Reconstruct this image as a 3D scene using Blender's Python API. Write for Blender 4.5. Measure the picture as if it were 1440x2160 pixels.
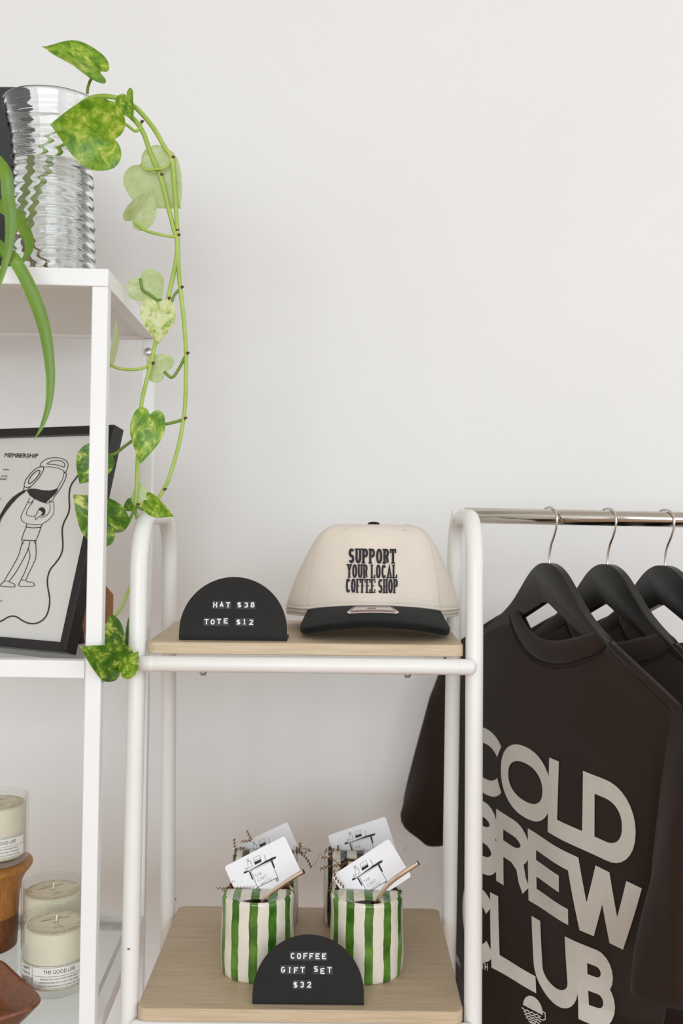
import bpy, bmesh, math, random
from mathutils import Vector, Matrix
random.seed(7)
PI = math.pi
scene = bpy.context.scene
COL = scene.collection
for o in list(bpy.data.objects):
    bpy.data.objects.remove(o, do_unlink=True)

# ------------------------------------------------------------------ camera
EYE = 1.45            # camera height above the floor (m)
FPX = 2100.0          # focal length in pixels of the 1440 x 2160 frame
RHO = 0.011           # slight roll of the hand-held camera
cam_d = bpy.data.cameras.new('camera')
cam_d.sensor_fit = 'HORIZONTAL'
cam_d.sensor_width = 24.0
cam_d.lens = FPX / 1440.0 * 24.0
cam_d.clip_start = 0.02
cam_d.dof.use_dof = True
cam_d.dof.focus_distance = 1.26
cam_d.dof.aperture_fstop = 4.0
cam = bpy.data.objects.new('camera', cam_d)
COL.objects.link(cam)
c_, s_ = math.cos(RHO), math.sin(RHO)
cam.matrix_world = Matrix(((c_, -s_, 0, 0), (0, 0, -1, 0), (s_, c_, 0, EYE), (0, 0, 0, 1)))
scene.camera = cam

# ------------------------------------------------------------------ world, daylight, exposure
world = bpy.data.worlds.new('daylight')
scene.world = world
world.use_nodes = True
bgn = world.node_tree.nodes['Background']
bgn.inputs[0].default_value = (0.93, 0.96, 1.0, 1)
bgn.inputs[1].default_value = 1.0

def area(name, loc, target, sx, sy, energy, color=(1, 1, 1)):
    l = bpy.data.lights.new(name, 'AREA')
    l.shape = 'RECTANGLE'
    l.size = sx
    l.size_y = sy
    l.energy = energy
    l.color = color
    o = bpy.data.objects.new(name, l)
    COL.objects.link(o)
    o.location = loc
    d = Vector(target) - Vector(loc)
    o.rotation_euler = d.to_track_quat('-Z', 'Y').to_euler()
    return o
# daylight entering by the windows of the room (side wall and shop front)
area('window_right_offscreen', (2.92, -0.55, 1.95), (0, -0.45, 1.9), 3.2, 1.75, 22, (0.825, 0.925, 1.0))
area('window_shopfront_offscreen', (-0.1, -3.9, 1.98), (-0.3, 0, 1.9), 4.4, 1.8, 128, (0.825, 0.925, 1.0))
scene.view_settings.view_transform = 'Standard'
scene.view_settings.look = 'None'
scene.view_settings.gamma = 1.0
scene.view_settings.exposure = 0.0
scene.view_settings.use_curve_mapping = False
try:
    scene.cycles.max_bounces = 12
    scene.cycles.diffuse_bounces = 5
    scene.cycles.transmission_bounces = 12
    scene.cycles.transparent_max_bounces = 12
    scene.cycles.caustics_reflective = True
    scene.cycles.caustics_refractive = True
    scene.cycles.sample_clamp_indirect = 6.0
except Exception:
    pass

# ------------------------------------------------------------------ pixel -> place helpers
def uv_of(px, py):
    dx, dy = px - 720.0, py - 1080.0
    return dx * c_ + dy * s_, -dx * s_ + dy * c_
def P(px, py, D):
    u, v = uv_of(px, py)
    return Vector((u / FPX * D, D, EYE - v / FPX * D))
def PZ(px, py, zr):
    u, v = uv_of(px, py)
    return P(px, py, -zr * FPX / v)
def ray(px, py):
    return (P(px, py, 1.0) - Vector((0, 0, EYE)))
def on_plane(px, py, o, n):
    r = ray(px, py)
    e = Vector((0, 0, EYE))
    return e + r * ((o - e).dot(n) / r.dot(n))

# ------------------------------------------------------------------ materials
def S2L(c):
    return tuple(((x / 255.0) / 12.92) if x / 255.0 <= 0.04045 else ((x / 255.0 + 0.055) / 1.055) ** 2.4 for x in c)
def new_mat(name):
    m = bpy.data.materials.new(name)
    m.use_nodes = True
    nt = m.node_tree
    return m, nt, nt.nodes['Principled BSDF']
def mat(name, rgb, rough=0.5, metal=0.0, var=0.0, vscale=20.0, bump=0.0, bscale=200.0, stretch=(1, 1, 1), spec=0.5, sheen=0.0, coat=0.0, trans=0.0, ior=1.45, subs=0.0, alt=None):
    m, nt, b = new_mat(name)
    lin = S2L(rgb)
    b.inputs['Base Color'].default_value = (*lin, 1)
    b.inputs['Roughness'].default_value = rough
    b.inputs['Metallic'].default_value = metal
    b.inputs['Specular IOR Level'].default_value = spec
    b.inputs['Sheen Weight'].default_value = sheen
    b.inputs['Coat Weight'].default_value = coat
    b.inputs['Transmission Weight'].default_value = trans
    b.inputs['IOR'].default_value = ior
    if subs:
        b.inputs['Subsurface Weight'].default_value = subs
        b.inputs['Subsurface Radius'].default_value = (0.01, 0.008, 0.006)
    tc = nt.nodes.new('ShaderNodeTexCoord')
    mp = nt.nodes.new('ShaderNodeMapping')
    mp.inputs['Scale'].default_value = stretch
    nt.links.new(tc.outputs['Object'], mp.inputs['Vector'])
    if var > 0 or alt:
        n = nt.nodes.new('ShaderNodeTexNoise')
        n.inputs['Scale'].default_value = vscale
        n.inputs['Detail'].default_value = 5
        nt.links.new(mp.outputs[0], n.inputs['Vector'])
        r = nt.nodes.new('ShaderNodeValToRGB')
        r.color_ramp.elements[0].position = 0.3
        r.color_ramp.elements[1].position = 0.7
        a = S2L(alt) if alt else tuple(x * (1 - var) for x in lin)
        r.color_ramp.elements[0].color = (*a, 1)
        r.color_ramp.elements[1].color = (*(lin if alt else tuple(min(1, x * (1 + var)) for x in lin)), 1)
        nt.links.new(n.outputs['Fac'], r.inputs[0])
        nt.links.new(r.outputs[0], b.inputs['Base Color'])
    if bump > 0:
        n2 = nt.nodes.new('ShaderNodeTexNoise')
        n2.inputs['Scale'].default_value = bscale
        n2.inputs['Detail'].default_value = 3
        nt.links.new(mp.outputs[0], n2.inputs['Vector'])
        bp = nt.nodes.new('ShaderNodeBump')
        bp.inputs['Strength'].default_value = bump
        bp.inputs['Distance'].default_value = 0.001
        nt.links.new(n2.outputs['Fac'], bp.inputs['Height'])
        nt.links.new(bp.outputs[0], b.inputs['Normal'])
    return m
def wood_mat(name, base, dark, scale=(2.5, 60, 60), rough=0.55, rings=6.0):
    m, nt, b = new_mat(name)
    tc = nt.nodes.new('ShaderNodeTexCoord')
    mp = nt.nodes.new('ShaderNodeMapping')
    mp.inputs['Scale'].default_value = scale
    nt.links.new(tc.outputs['Object'], mp.inputs['Vector'])
    n = nt.nodes.new('ShaderNodeTexNoise')
    n.inputs['Scale'].default_value = rings
    n.inputs['Detail'].default_value = 8
    n.inputs['Roughness'].default_value = 0.65
    n.inputs['Distortion'].default_value = 0.6
    nt.links.new(mp.outputs[0], n.inputs['Vector'])
    r = nt.nodes.new('ShaderNodeValToRGB')
    r.color_ramp.elements[0].position = 0.32
    r.color_ramp.elements[1].position = 0.62
    r.color_ramp.elements[0].color = (*S2L(dark), 1)
    r.color_ramp.elements[1].color = (*S2L(base), 1)
    nt.links.new(n.outputs['Fac'], r.inputs[0])
    nt.links.new(r.outputs[0], b.inputs['Base Color'])
    b.inputs['Roughness'].default_value = rough
    bp = nt.nodes.new('ShaderNodeBump')
    bp.inputs['Strength'].default_value = 0.15
    bp.inputs['Distance'].default_value = 0.0005
    nt.links.new(n.outputs['Fac'], bp.inputs['Height'])
    nt.links.new(bp.outputs[0], b.inputs['Normal'])
    return m
def leaf_mat(name, cols, trans_col, thr=(0.42, 0.56)):
    m, nt, b = new_mat(name)
    uvn = nt.nodes.new('ShaderNodeUVMap')
    oi = nt.nodes.new('ShaderNodeObjectInfo')
    mp = nt.nodes.new('ShaderNodeMapping')
    mp.inputs['Scale'].default_value = (1.5, 1.9, 1)
    mp.inputs['Rotation'].default_value = (0, 0, 0.5)
    nt.links.new(uvn.outputs[0], mp.inputs['Vector'])
    add = nt.nodes.new('ShaderNodeVectorMath')
    mul = nt.nodes.new('ShaderNodeMath')
    mul.operation = 'MULTIPLY'
    mul.inputs[1].default_value = 37.0
    nt.links.new(oi.outputs['Random'], mul.inputs[0])
    nt.links.new(mp.outputs[0], add.inputs[0])
    nt.links.new(mul.outputs[0], add.inputs[1])
    n = nt.nodes.new('ShaderNodeTexNoise')
    n.inputs['Scale'].default_value = 1.7
    n.inputs['Detail'].default_value = 9
    n.inputs['Roughness'].default_value = 0.68
    n.inputs['Distortion'].default_value = 0.35
    nt.links.new(add.outputs[0], n.inputs['Vector'])
    r = nt.nodes.new('ShaderNodeValToRGB')
    e = r.color_ramp.elements
    e[0].position, e[1].position = thr[0] - 0.08, thr[1] + 0.1
    e[0].color, e[1].color = (*S2L(cols[0]), 1), (*S2L(cols[3]), 1)
    for pos, cc in ((thr[0], cols[1]), (thr[1], cols[2])):
        x = e.new(pos)
        x.color = (*S2L(cc), 1)
    nt.links.new(n.outputs['Fac'], r.inputs[0])
    nt.links.new(r.outputs[0], b.inputs['Base Color'])
    b.inputs['Roughness'].default_value = 0.34
    # veins as fine relief
    w = nt.nodes.new('ShaderNodeTexWave')
    w.inputs['Scale'].default_value = 2.2
    w.inputs['Distortion'].default_value = 1.2
    mp2 = nt.nodes.new('ShaderNodeMapping')
    mp2.inputs['Scale'].default_value = (1.0, 1.2, 1)
    mp2.inputs['Rotation'].default_value = (0, 0, 1.0)
    nt.links.new(uvn.outputs[0], mp2.inputs['Vector'])
    nt.links.new(mp2.outputs[0], w.inputs['Vector'])
    bp = nt.nodes.new('ShaderNodeBump')
    bp.inputs['Strength'].default_value = 0.06
    bp.inputs['Distance'].default_value = 0.001
    nt.links.new(w.outputs['Fac'], bp.inputs['Height'])
    nt.links.new(bp.outputs[0], b.inputs['Normal'])
    tr = nt.nodes.new('ShaderNodeBsdfTranslucent')
    mixc = nt.nodes.new('ShaderNodeMixRGB')
    mixc.inputs[0].default_value = 0.4
    mixc.inputs[2].default_value = (*S2L(trans_col), 1)
    nt.links.new(r.outputs[0], mixc.inputs[1])
    nt.links.new(mixc.outputs[0], tr.inputs['Color'])
    ms = nt.nodes.new('ShaderNodeMixShader')
    ms.inputs[0].default_value = 0.35
    out = nt.nodes['Material Output']
    nt.links.new(b.outputs[0], ms.inputs[1])
    nt.links.new(tr.outputs[0], ms.inputs[2])
    nt.links.new(ms.outputs[0], out.inputs['Surface'])
    return m
def stripe_mat(name, col, alt, cream):
    m, nt, b = new_mat(name)
    uvn = nt.nodes.new('ShaderNodeUVMap')
    sep = nt.nodes.new('ShaderNodeSeparateXYZ')
    nt.links.new(uvn.outputs[0], sep.inputs[0])
    tc = nt.nodes.new('ShaderNodeTexCoord')
    n = nt.nodes.new('ShaderNodeTexNoise')
    n.inputs['Scale'].default_value = 55
    n.inputs['Detail'].default_value = 2
    nt.links.new(tc.outputs['Object'], n.inputs['Vector'])
    def math_(op, a, bb):
        x = nt.nodes.new('ShaderNodeMath')
        x.operation = op
        for i, q in enumerate((a, bb)):
            if isinstance(q, (int, float)):
                x.inputs[i].default_value = q
            else:
                nt.links.new(q, x.inputs[i])
        return x.outputs[0]
    f = math_('ADD', math_('MULTIPLY', sep.outputs[0], 12.0), math_('MULTIPLY', math_('SUBTRACT', n.outputs['Fac'], 0.5), 0.13))
    fr = math_('FRACT', f, 0.0)
    lt = math_('LESS_THAN', fr, 0.44)
    n2 = nt.nodes.new('ShaderNodeTexNoise')
    n2.inputs['Scale'].default_value = 40
    n2.inputs['Detail'].default_value = 4
    nt.links.new(tc.outputs['Object'], n2.inputs['Vector'])
    r = nt.nodes.new('ShaderNodeValToRGB')
    r.color_ramp.elements[0].position = 0.35
    r.color_ramp.elements[1].position = 0.68
    r.color_ramp.elements[0].color = (*S2L(col), 1)
    r.color_ramp.elements[1].color = (*S2L(alt), 1)
    nt.links.new(n2.outputs['Fac'], r.inputs[0])
    mx = nt.nodes.new('ShaderNodeMixRGB')
    mx.inputs[1].default_value = (*S2L(cream), 1)
    nt.links.new(lt, mx.inputs[0])
    nt.links.new(r.outputs[0], mx.inputs[2])
    nt.links.new(mx.outputs[0], b.inputs['Base Color'])
    b.inputs['Roughness'].default_value = 0.14
    b.inputs['Coat Weight'].default_value = 0.3
    b.inputs['Coat Roughness'].default_value = 0.06
    bp = nt.nodes.new('ShaderNodeBump')
    bp.inputs['Strength'].default_value = 0.4
    bp.inputs['Distance'].default_value = 0.004
    nt.links.new(n.outputs['Fac'], bp.inputs['Height'])
    nt.links.new(bp.outputs[0], b.inputs['Normal'])
    return m
def glass_mat(name, tint=(1, 1, 1), ior=1.5, rough=0.0):
    m, nt, b = new_mat(name)
    b.inputs['Base Color'].default_value = (*tint, 1)
    b.inputs['Transmission Weight'].default_value = 1.0
    b.inputs['Roughness'].default_value = rough
    b.inputs['IOR'].default_value = ior
    return m

def thin_glass(name, tint=(1, 1, 1), ior=1.5, rough=0.02):
    m = bpy.data.materials.new(name)
    m.use_nodes = True
    nt = m.node_tree
    for n in list(nt.nodes):
        nt.nodes.remove(n)
    out = nt.nodes.new('ShaderNodeOutputMaterial')
    tr = nt.nodes.new('ShaderNodeBsdfTransparent')
    tr.inputs['Color'].default_value = (*tint, 1)
    gl = nt.nodes.new('ShaderNodeBsdfGlossy')
    gl.inputs['Roughness'].default_value = rough
    lw = nt.nodes.new('ShaderNodeLayerWeight')
    lw.inputs['Blend'].default_value = 0.5
    pw = nt.nodes.new('ShaderNodeMath')
    pw.operation = 'POWER'
    pw.inputs[1].default_value = 4.5
    nt.links.new(lw.outputs['Facing'], pw.inputs[0])
    fr = nt.nodes.new('ShaderNodeMath')
    fr.operation = 'MULTIPLY_ADD'
    fr.inputs[1].default_value = 0.7
    fr.inputs[2].default_value = (ior - 1) ** 2 / (ior + 1) ** 2
    nt.links.new(pw.outputs[0], fr.inputs[0])
    mx = nt.nodes.new('ShaderNodeMixShader')
    nt.links.new(fr.outputs[0], mx.inputs[0])
    nt.links.new(tr.outputs[0], mx.inputs[1])
    nt.links.new(gl.outputs[0], mx.inputs[2])
    nt.links.new(mx.outputs[0], out.inputs['Surface'])
    return m
M = {}
M['wall'] = mat('wall_paint', (236, 234, 231), 0.85, var=0.012, vscale=3, bump=0.05, bscale=350)
M['ceiling'] = mat('ceiling_paint', (240, 239, 236), 0.9, var=0.01, vscale=3)
M['floor'] = wood_mat('floor_boards', (182, 140, 104), (148, 106, 74), (30, 2, 30), 0.5)
M['white_steel'] = mat('white_powder_coat', (238, 237, 235), 0.42, var=0.01, vscale=12, bump=0.04, bscale=500)
M['white_tube'] = mat('white_lacquered_tube', (236, 233, 228), 0.33, var=0.015, vscale=9)
M['white_panel'] = mat('white_panel', (236, 234, 231), 0.55, var=0.01, vscale=10)
M['chrome'] = mat('polished_steel', (205, 200, 192), 0.10, metal=1.0, var=0.02, vscale=30)
M['steel_wire'] = mat('steel_wire', (215, 212, 208), 0.12, metal=1.0)
M['zinc'] = mat('zinc_screw', (190, 190, 190), 0.3, metal=1.0)
M['straw'] = mat('bronzed_steel', (240, 226, 210), 0.32, metal=1.0, var=0.06, vscale=60)
M['oak'] = wood_mat('pale_oak', (208, 187, 157), (187, 164, 134), (2.2, 55, 55), 0.5)
M['amber_wood'] = wood_mat('amber_wood', (182, 124, 62), (150, 96, 42), (30, 30, 8), 0.38)
M['brown_wood'] = wood_mat('red_brown_wood', (126, 76, 42), (92, 50, 26), (25, 25, 8), 0.36)
M['tray_wood'] = wood_mat('tray_wood', (140, 82, 46), (98, 52, 28), (8, 40, 40), 0.3)
M['black_metal'] = mat('matte_black_metal', (27, 25, 21), 0.62, var=0.06, vscale=60, bump=0.06, bscale=600, spec=0.3)
M['tile'] = mat('letter_tile_black', (34, 31, 33), 0.45)
M['letter'] = mat('letter_white', (244, 240, 244), 0.5)
M['frame'] = mat('black_frame', (30, 28, 28), 0.35, var=0.08, vscale=90)
M['board'] = mat('black_board', (52, 52, 54), 0.6, var=0.05, vscale=30)
M['paper'] = mat('print_paper', (226, 223, 217), 0.7, var=0.01, vscale=10)
M['ink'] = mat('print_ink', (34, 31, 28), 0.7)
M['ink_grey'] = mat('grey_ink', (120, 116, 116), 0.7)
M['kraft'] = mat('kraft_board', (170, 126, 90), 0.8, var=0.05, vscale=120)
M['glass'] = glass_mat('clear_glass', (0.97, 0.985, 0.98), 1.5)
M['pane'] = thin_glass('shelf_glass', (0.93, 0.955, 0.945), 1.5)
M['jar_glass'] = thin_glass('jar_glass', (0.975, 0.98, 0.97), 1.45)
M['pane_edge'] = mat('glass_edge_green', (70, 92, 86), 0.2)
M['picture_glass'] = thin_glass('picture_glass', (0.985, 0.985, 0.985), 1.35)
M['water'] = glass_mat('water', (0.985, 0.995, 0.99), 1.33)
M['wax'] = mat('soy_wax', (240, 232, 212), 0.5, subs=0.15, var=0.01, vscale=20)
M['label'] = mat('label_paper', (236, 233, 224), 0.65)
M['cover'] = mat('dust_cover_paper', (228, 216, 190), 0.7)
M['cap_cream'] = mat('cream_twill', (226, 214, 199), 0.9, var=0.025, vscale=40, bump=0.25, bscale=1600, sheen=0.15)
M['cap_black'] = mat('black_twill', (30, 30, 28), 0.92, var=0.12, vscale=900, bump=0.35, bscale=1500, sheen=0.04, spec=0.25)
M['thread'] = mat('embroidery_thread', (38, 26, 34), 0.65, bump=0.5, bscale=1200)
M['stitch'] = mat('cream_stitch', (216, 203, 187), 0.9)
M['sticker'] = mat('pale_sticker', (222, 212, 208), 0.4)
M['sticker_red'] = mat('sticker_mauve', (158, 122, 116), 0.5)
M['sticker_grey'] = mat('sticker_grey', (120, 112, 112), 0.5)
M['shirt'] = mat('charcoal_brown_jersey', (43, 31, 24), 0.95, var=0.09, vscale=700, bump=0.3, bscale=1500, sheen=0.09, spec=0.2)
M['rib'] = mat('charcoal_brown_rib', (43, 31, 24), 0.95, var=0.1, vscale=500, bump=0.35, bscale=1300, sheen=0.12, spec=0.2)
M['seam'] = mat('brown_seam', (43, 31, 24), 0.95, spec=0.2)
M['shirt_ink'] = mat('bone_print', (208, 203, 194), 0.8, var=0.02, vscale=60)
M['hanger'] = mat('black_hanger', (30, 28, 25), 0.4, var=0.05, vscale=60)
M['mug_green'] = stripe_mat('green_stripe_glaze', (52, 96, 26), (98, 146, 48), (230, 222, 206))
M['mug_black'] = stripe_mat('black_stripe_glaze', (22, 20, 19), (36, 32, 30), (230, 222, 206))
M['mug_in'] = mat('red_brown_clay', (128, 76, 62), 0.5)
M['card'] = mat('gift_card', (240, 238, 240), 0.45)
M['crinkle'] = mat('crinkle_kraft', (150, 104, 66), 0.8, var=0.15, vscale=300)
M['crinkle_d'] = mat('crinkle_dark_kraft', (138, 95, 60), 0.8, var=0.15, vscale=300)
M['leaf'] = leaf_mat('pothos_leaf', ((72, 120, 20), (102, 148, 30), (146, 180, 48), (216, 220, 116)), (160, 200, 60), (0.45, 0.54))
M['leaf_dark'] = leaf_mat('pothos_leaf_dark', ((44, 92, 18), (64, 112, 26), (112, 150, 36), (220, 220, 120)), (140, 185, 50), (0.47, 0.545))
M['leaf_pale'] = leaf_mat('pothos_leaf_pale', ((172, 192, 122), (188, 204, 142), (202, 214, 164), (222, 228, 194)), (205, 222, 140), (0.4, 0.6))
M['leaf_half'] = leaf_mat('pothos_leaf_cream', ((96, 142, 46), (124, 166, 60), (206, 216, 140), (230, 230, 184)), (200, 220, 120), (0.38, 0.48))
M['stem'] = mat('pothos_stem', (178, 198, 104), 0.45, alt=(150, 178, 70), vscale=30)
M['stem_dark'] = mat('pothos_stem_green', (118, 148, 52), 0.45, alt=(98, 128, 40), vscale=30)
M['node'] = mat('dry_node', (92, 62, 46), 0.8)
M['root'] = mat('water_root', (176, 148, 96), 0.6, alt=(140, 104, 60), vscale=60)
M['spider'] = mat('spider_leaf', (124, 156, 52), 0.38, alt=(86, 124, 30), vscale=30, stretch=(1, 1, 0.15))
M['spider_in'] = mat('spider_leaf_stripe', (196, 214, 150), 0.38)
M['pot'] = mat('glazed_pot', (214, 208, 198), 0.5)
M['soil'] = mat('soil', (62, 46, 36), 0.95, bump=0.8, bscale=90)
M['window_frame'] = mat('window_frame_paint', (70, 70, 70), 0.4)

# ------------------------------------------------------------------ object helpers
def link(o, parent=None):
    COL.objects.link(o)
    if parent is not None:
        o.parent = parent
    return o
def thing(name, label, cat, loc=(0, 0, 0), rot=(0, 0, 0), group=None):
    o = bpy.data.objects.new(name, None)
    COL.objects.link(o)
    o.empty_display_size = 0.05
    o.location = loc
    o.rotation_euler = rot
    o['label'] = label
    o['category'] = cat
    if group:
        o['group'] = group
    return o
def tag(o, label, cat, group=None):
    o['label'] = label
    o['category'] = cat
    if group:
        o['group'] = group
    return o
def inv_of(root):
    m = Matrix.LocRotScale(root.location, root.rotation_euler, root.scale)
    if root.parent:
        m = Matrix.LocRotScale(root.parent.location, root.parent.rotation_euler, root.parent.scale) @ m
    return m.inverted()
def obj(name, vf, material, parent=None, smooth=False, world=False, uv=None, angle=None):
    v, f = vf
    if world and parent is not None:
        im = inv_of(parent)
        v = [im @ Vector(p) for p in v]
    me = bpy.data.meshes.new(name)
    me.from_pydata([tuple(p) for p in v], [], f)
    me.materials.append(material)
    if uv:
        l = me.uv_layers.new(name='UVMap')
        for lp in me.loops:
            l.data[lp.index].uv = uv[lp.vertex_index]
    if smooth:
        for p in me.polygons:
            p.use_smooth = True
        if angle is not None:
            try:
                me.set_sharp_from_angle(angle=angle)
            except Exception:
                pass
    me.update()
    return link(bpy.data.objects.new(name, me), parent)
def struct(o):
    o['kind'] = 'structure'
    return o
def join(*parts):
    V, F = [], []
    for v, f in parts:
        n = len(V)
        V += list(v)
        F += [tuple(i + n for i in q) for q in f]
    return V, F
def box(x0, x1, y0, y1, z0, z1):
    v = [(x, y, z) for x in (x0, x1) for y in (y0, y1) for z in (z0, z1)]
    f = [(0, 1, 3, 2), (4, 6, 7, 5), (0, 4, 5, 1), (2, 3, 7, 6), (0, 2, 6, 4), (1, 5, 7, 3)]
    return v, f
def bevel_vf(vf, w, seg=2, edge_filter=None):
    bm = bmesh.new()
    vs = [bm.verts.new(p) for p in vf[0]]
    for q in vf[1]:
        try:
            bm.faces.new([vs[i] for i in q])
        except ValueError:
            pass
    bmesh.ops.recalc_face_normals(bm, faces=bm.faces)
    es = [e for e in bm.edges if (edge_filter is None or edge_filter(e))]
    bmesh.ops.bevel(bm, geom=es, offset=w, segments=seg, affect='EDGES', profile=0.5)
    bm.verts.index_update()
    r = ([tuple(v.co) for v in bm.verts], [tuple(v.index for v in f.verts) for f in bm.faces])
    bm.free()
    return r
def catmull(pts, n=8):
    pts = [Vector(p) for p in pts]
    if len(pts) < 3:
        return pts
    out = []
    for i in range(len(pts) - 1):
        p0 = pts[i - 1] if i > 0 else pts[i] * 2 - pts[i + 1]
        p1, p2 = pts[i], pts[i + 1]
        p3 = pts[i + 2] if i + 2 < len(pts) else pts[i + 1] * 2 - pts[i]
        for k in range(n):
            t = k / n
            out.append(0.5 * ((2 * p1) + (p2 - p0) * t + (2 * p0 - 5 * p1 + 4 * p2 - p3) * t * t + (3 * p1 - p0 - 3 * p2 + p3) * t ** 3))
    out.append(pts[-1])
    return out
def tube(path, r, n=10, cap=True):
    path = [Vector(p) for p in path]
    m = len(path)
    rr = r if isinstance(r, (list, tuple)) else [r] * m
    V, F = [], []
    t0 = (path[1] - path[0]).normalized()
    a = t0.orthogonal().normalized()
    for i in range(m):
        if i == 0:
            t = path[1] - path[0]
        elif i == m - 1:
            t = path[-1] - path[-2]
        else:
            t = (path[i + 1] - path[i]).normalized() + (path[i] - path[i - 1]).normalized()
        t.normalize()
        a = (a - t * a.dot(t))
        if a.length < 1e-6:
            a = t.orthogonal()
        a.normalize()
        b = t.cross(a)
        for k in range(n):
            an = 2 * PI * k / n
            V.append(path[i] + (a * math.cos(an) + b * math.sin(an)) * rr[i])
    for i in range(m - 1):
        for k in range(n):
            k2 = (k + 1) % n
            F.append((i * n + k, i * n + k2, (i + 1) * n + k2, (i + 1) * n + k))
    if cap:
        F.append(tuple(range(n))[::-1])
        F.append(tuple((m - 1) * n + k for k in range(n)))
    return V, F
def lathe(prof, n=48, wob=None, c=(0, 0, 0), caps=(False, False)):
    V, F = [], []
    for i, (r, z) in enumerate(prof):
        for k in range(n):
            an = 2 * PI * k / n
            rr = r + (wob(an, z, i) if wob else 0)
            V.append((c[0] + rr * math.cos(an), c[1] + rr * math.sin(an), c[2] + z))
    for i in range(len(prof) - 1):
        for k in range(n):
            k2 = (k + 1) % n
            F.append((i * n + k, i * n + k2, (i + 1) * n + k2, (i + 1) * n + k))
    if caps[0]:
        F.append(tuple(range(n))[::-1])
    if caps[1]:
        F.append(tuple((len(prof) - 1) * n + k for k in range(n)))
    return V, F
def extrude_poly(pts, o, ex, ey, en, t0, t1):
    """polygon pts (2D) in the plane o + x ex + y ey, from t0 to t1 along en"""
    n = len(pts)
    V = [o + ex * x + ey * y + en * t0 for x, y in pts] + [o + ex * x + ey * y + en * t1 for x, y in pts]
    F = [tuple(range(n))[::-1], tuple(range(n, 2 * n))]
    F += [(i, (i + 1) % n, n + (i + 1) % n, n + i) for i in range(n)]
    return V, F
def ell(cx, cy, rx, ry, a0, a1, n=14, p=1.0):
    out = []
    for i in range(n + 1):
        a = math.radians(a0 + (a1 - a0) * i / n)
        c, s = math.cos(a), math.sin(a)
        out.append((cx + rx * math.copysign(abs(c) ** p, c), cy + ry * math.copysign(abs(s) ** p, s)))
    return out
def stroke(pts, w, f=lambda x, y: Vector((x, y, 0)), sub=0.0):
    """ribbon of width w along a 2D polyline, mapped to space by f"""
    p = [Vector((q[0], q[1])) for q in pts]
    q = [p[0]]
    for a in p[1:]:
        if (a - q[-1]).length > 1e-7:
            q.append(a)
    closed = len(q) > 3 and (q[0] - q[-1]).length < 1e-6
    if sub > 0:
        r = [q[0]]
        for a in q[1:]:
            k = max(1, int((a - r[-1]).length / sub))
            b = r[-1]
            for i in range(1, k + 1):
                r.append(b + (a - b) * (i / k))
        q = r
    n = len(q)
    if n < 2:
        return [], []
    V, F = [], []
    for i in range(n):
        if closed:
            d0 = (q[i] - q[i - 1]) if i > 0 else (q[0] - q[-2])
            d1 = (q[i + 1] - q[i]) if i < n - 1 else (q[1] - q[0])
        else:
            d0 = (q[i] - q[i - 1]) if i > 0 else (q[1] - q[0])
            d1 = (q[i + 1] - q[i]) if i < n - 1 else (q[-1] - q[-2])
        d0, d1 = d0.normalized(), d1.normalized()
        n0, n1 = Vector((-d0.y, d0.x)), Vector((-d1.y, d1.x))
        m = n0 + n1
        if m.length < 1e-3:
            m = n1
        m.normalize()
        k = min(1.0 / max(0.35, m.dot(n1)), 2.4)
        a, b = q[i] + m * (w / 2 * k), q[i] - m * (w / 2 * k)
        V.append(f(a.x, a.y))
        V.append(f(b.x, b.y))
    for i in range(n - 1):
        F.append((2 * i, 2 * i + 1, 2 * i + 3, 2 * i + 2))
    return V, F
def fill(pts, f=lambda x, y: Vector((x, y, 0))):
    return [f(x, y) for x, y in pts], [tuple(range(len(pts)))]

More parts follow.
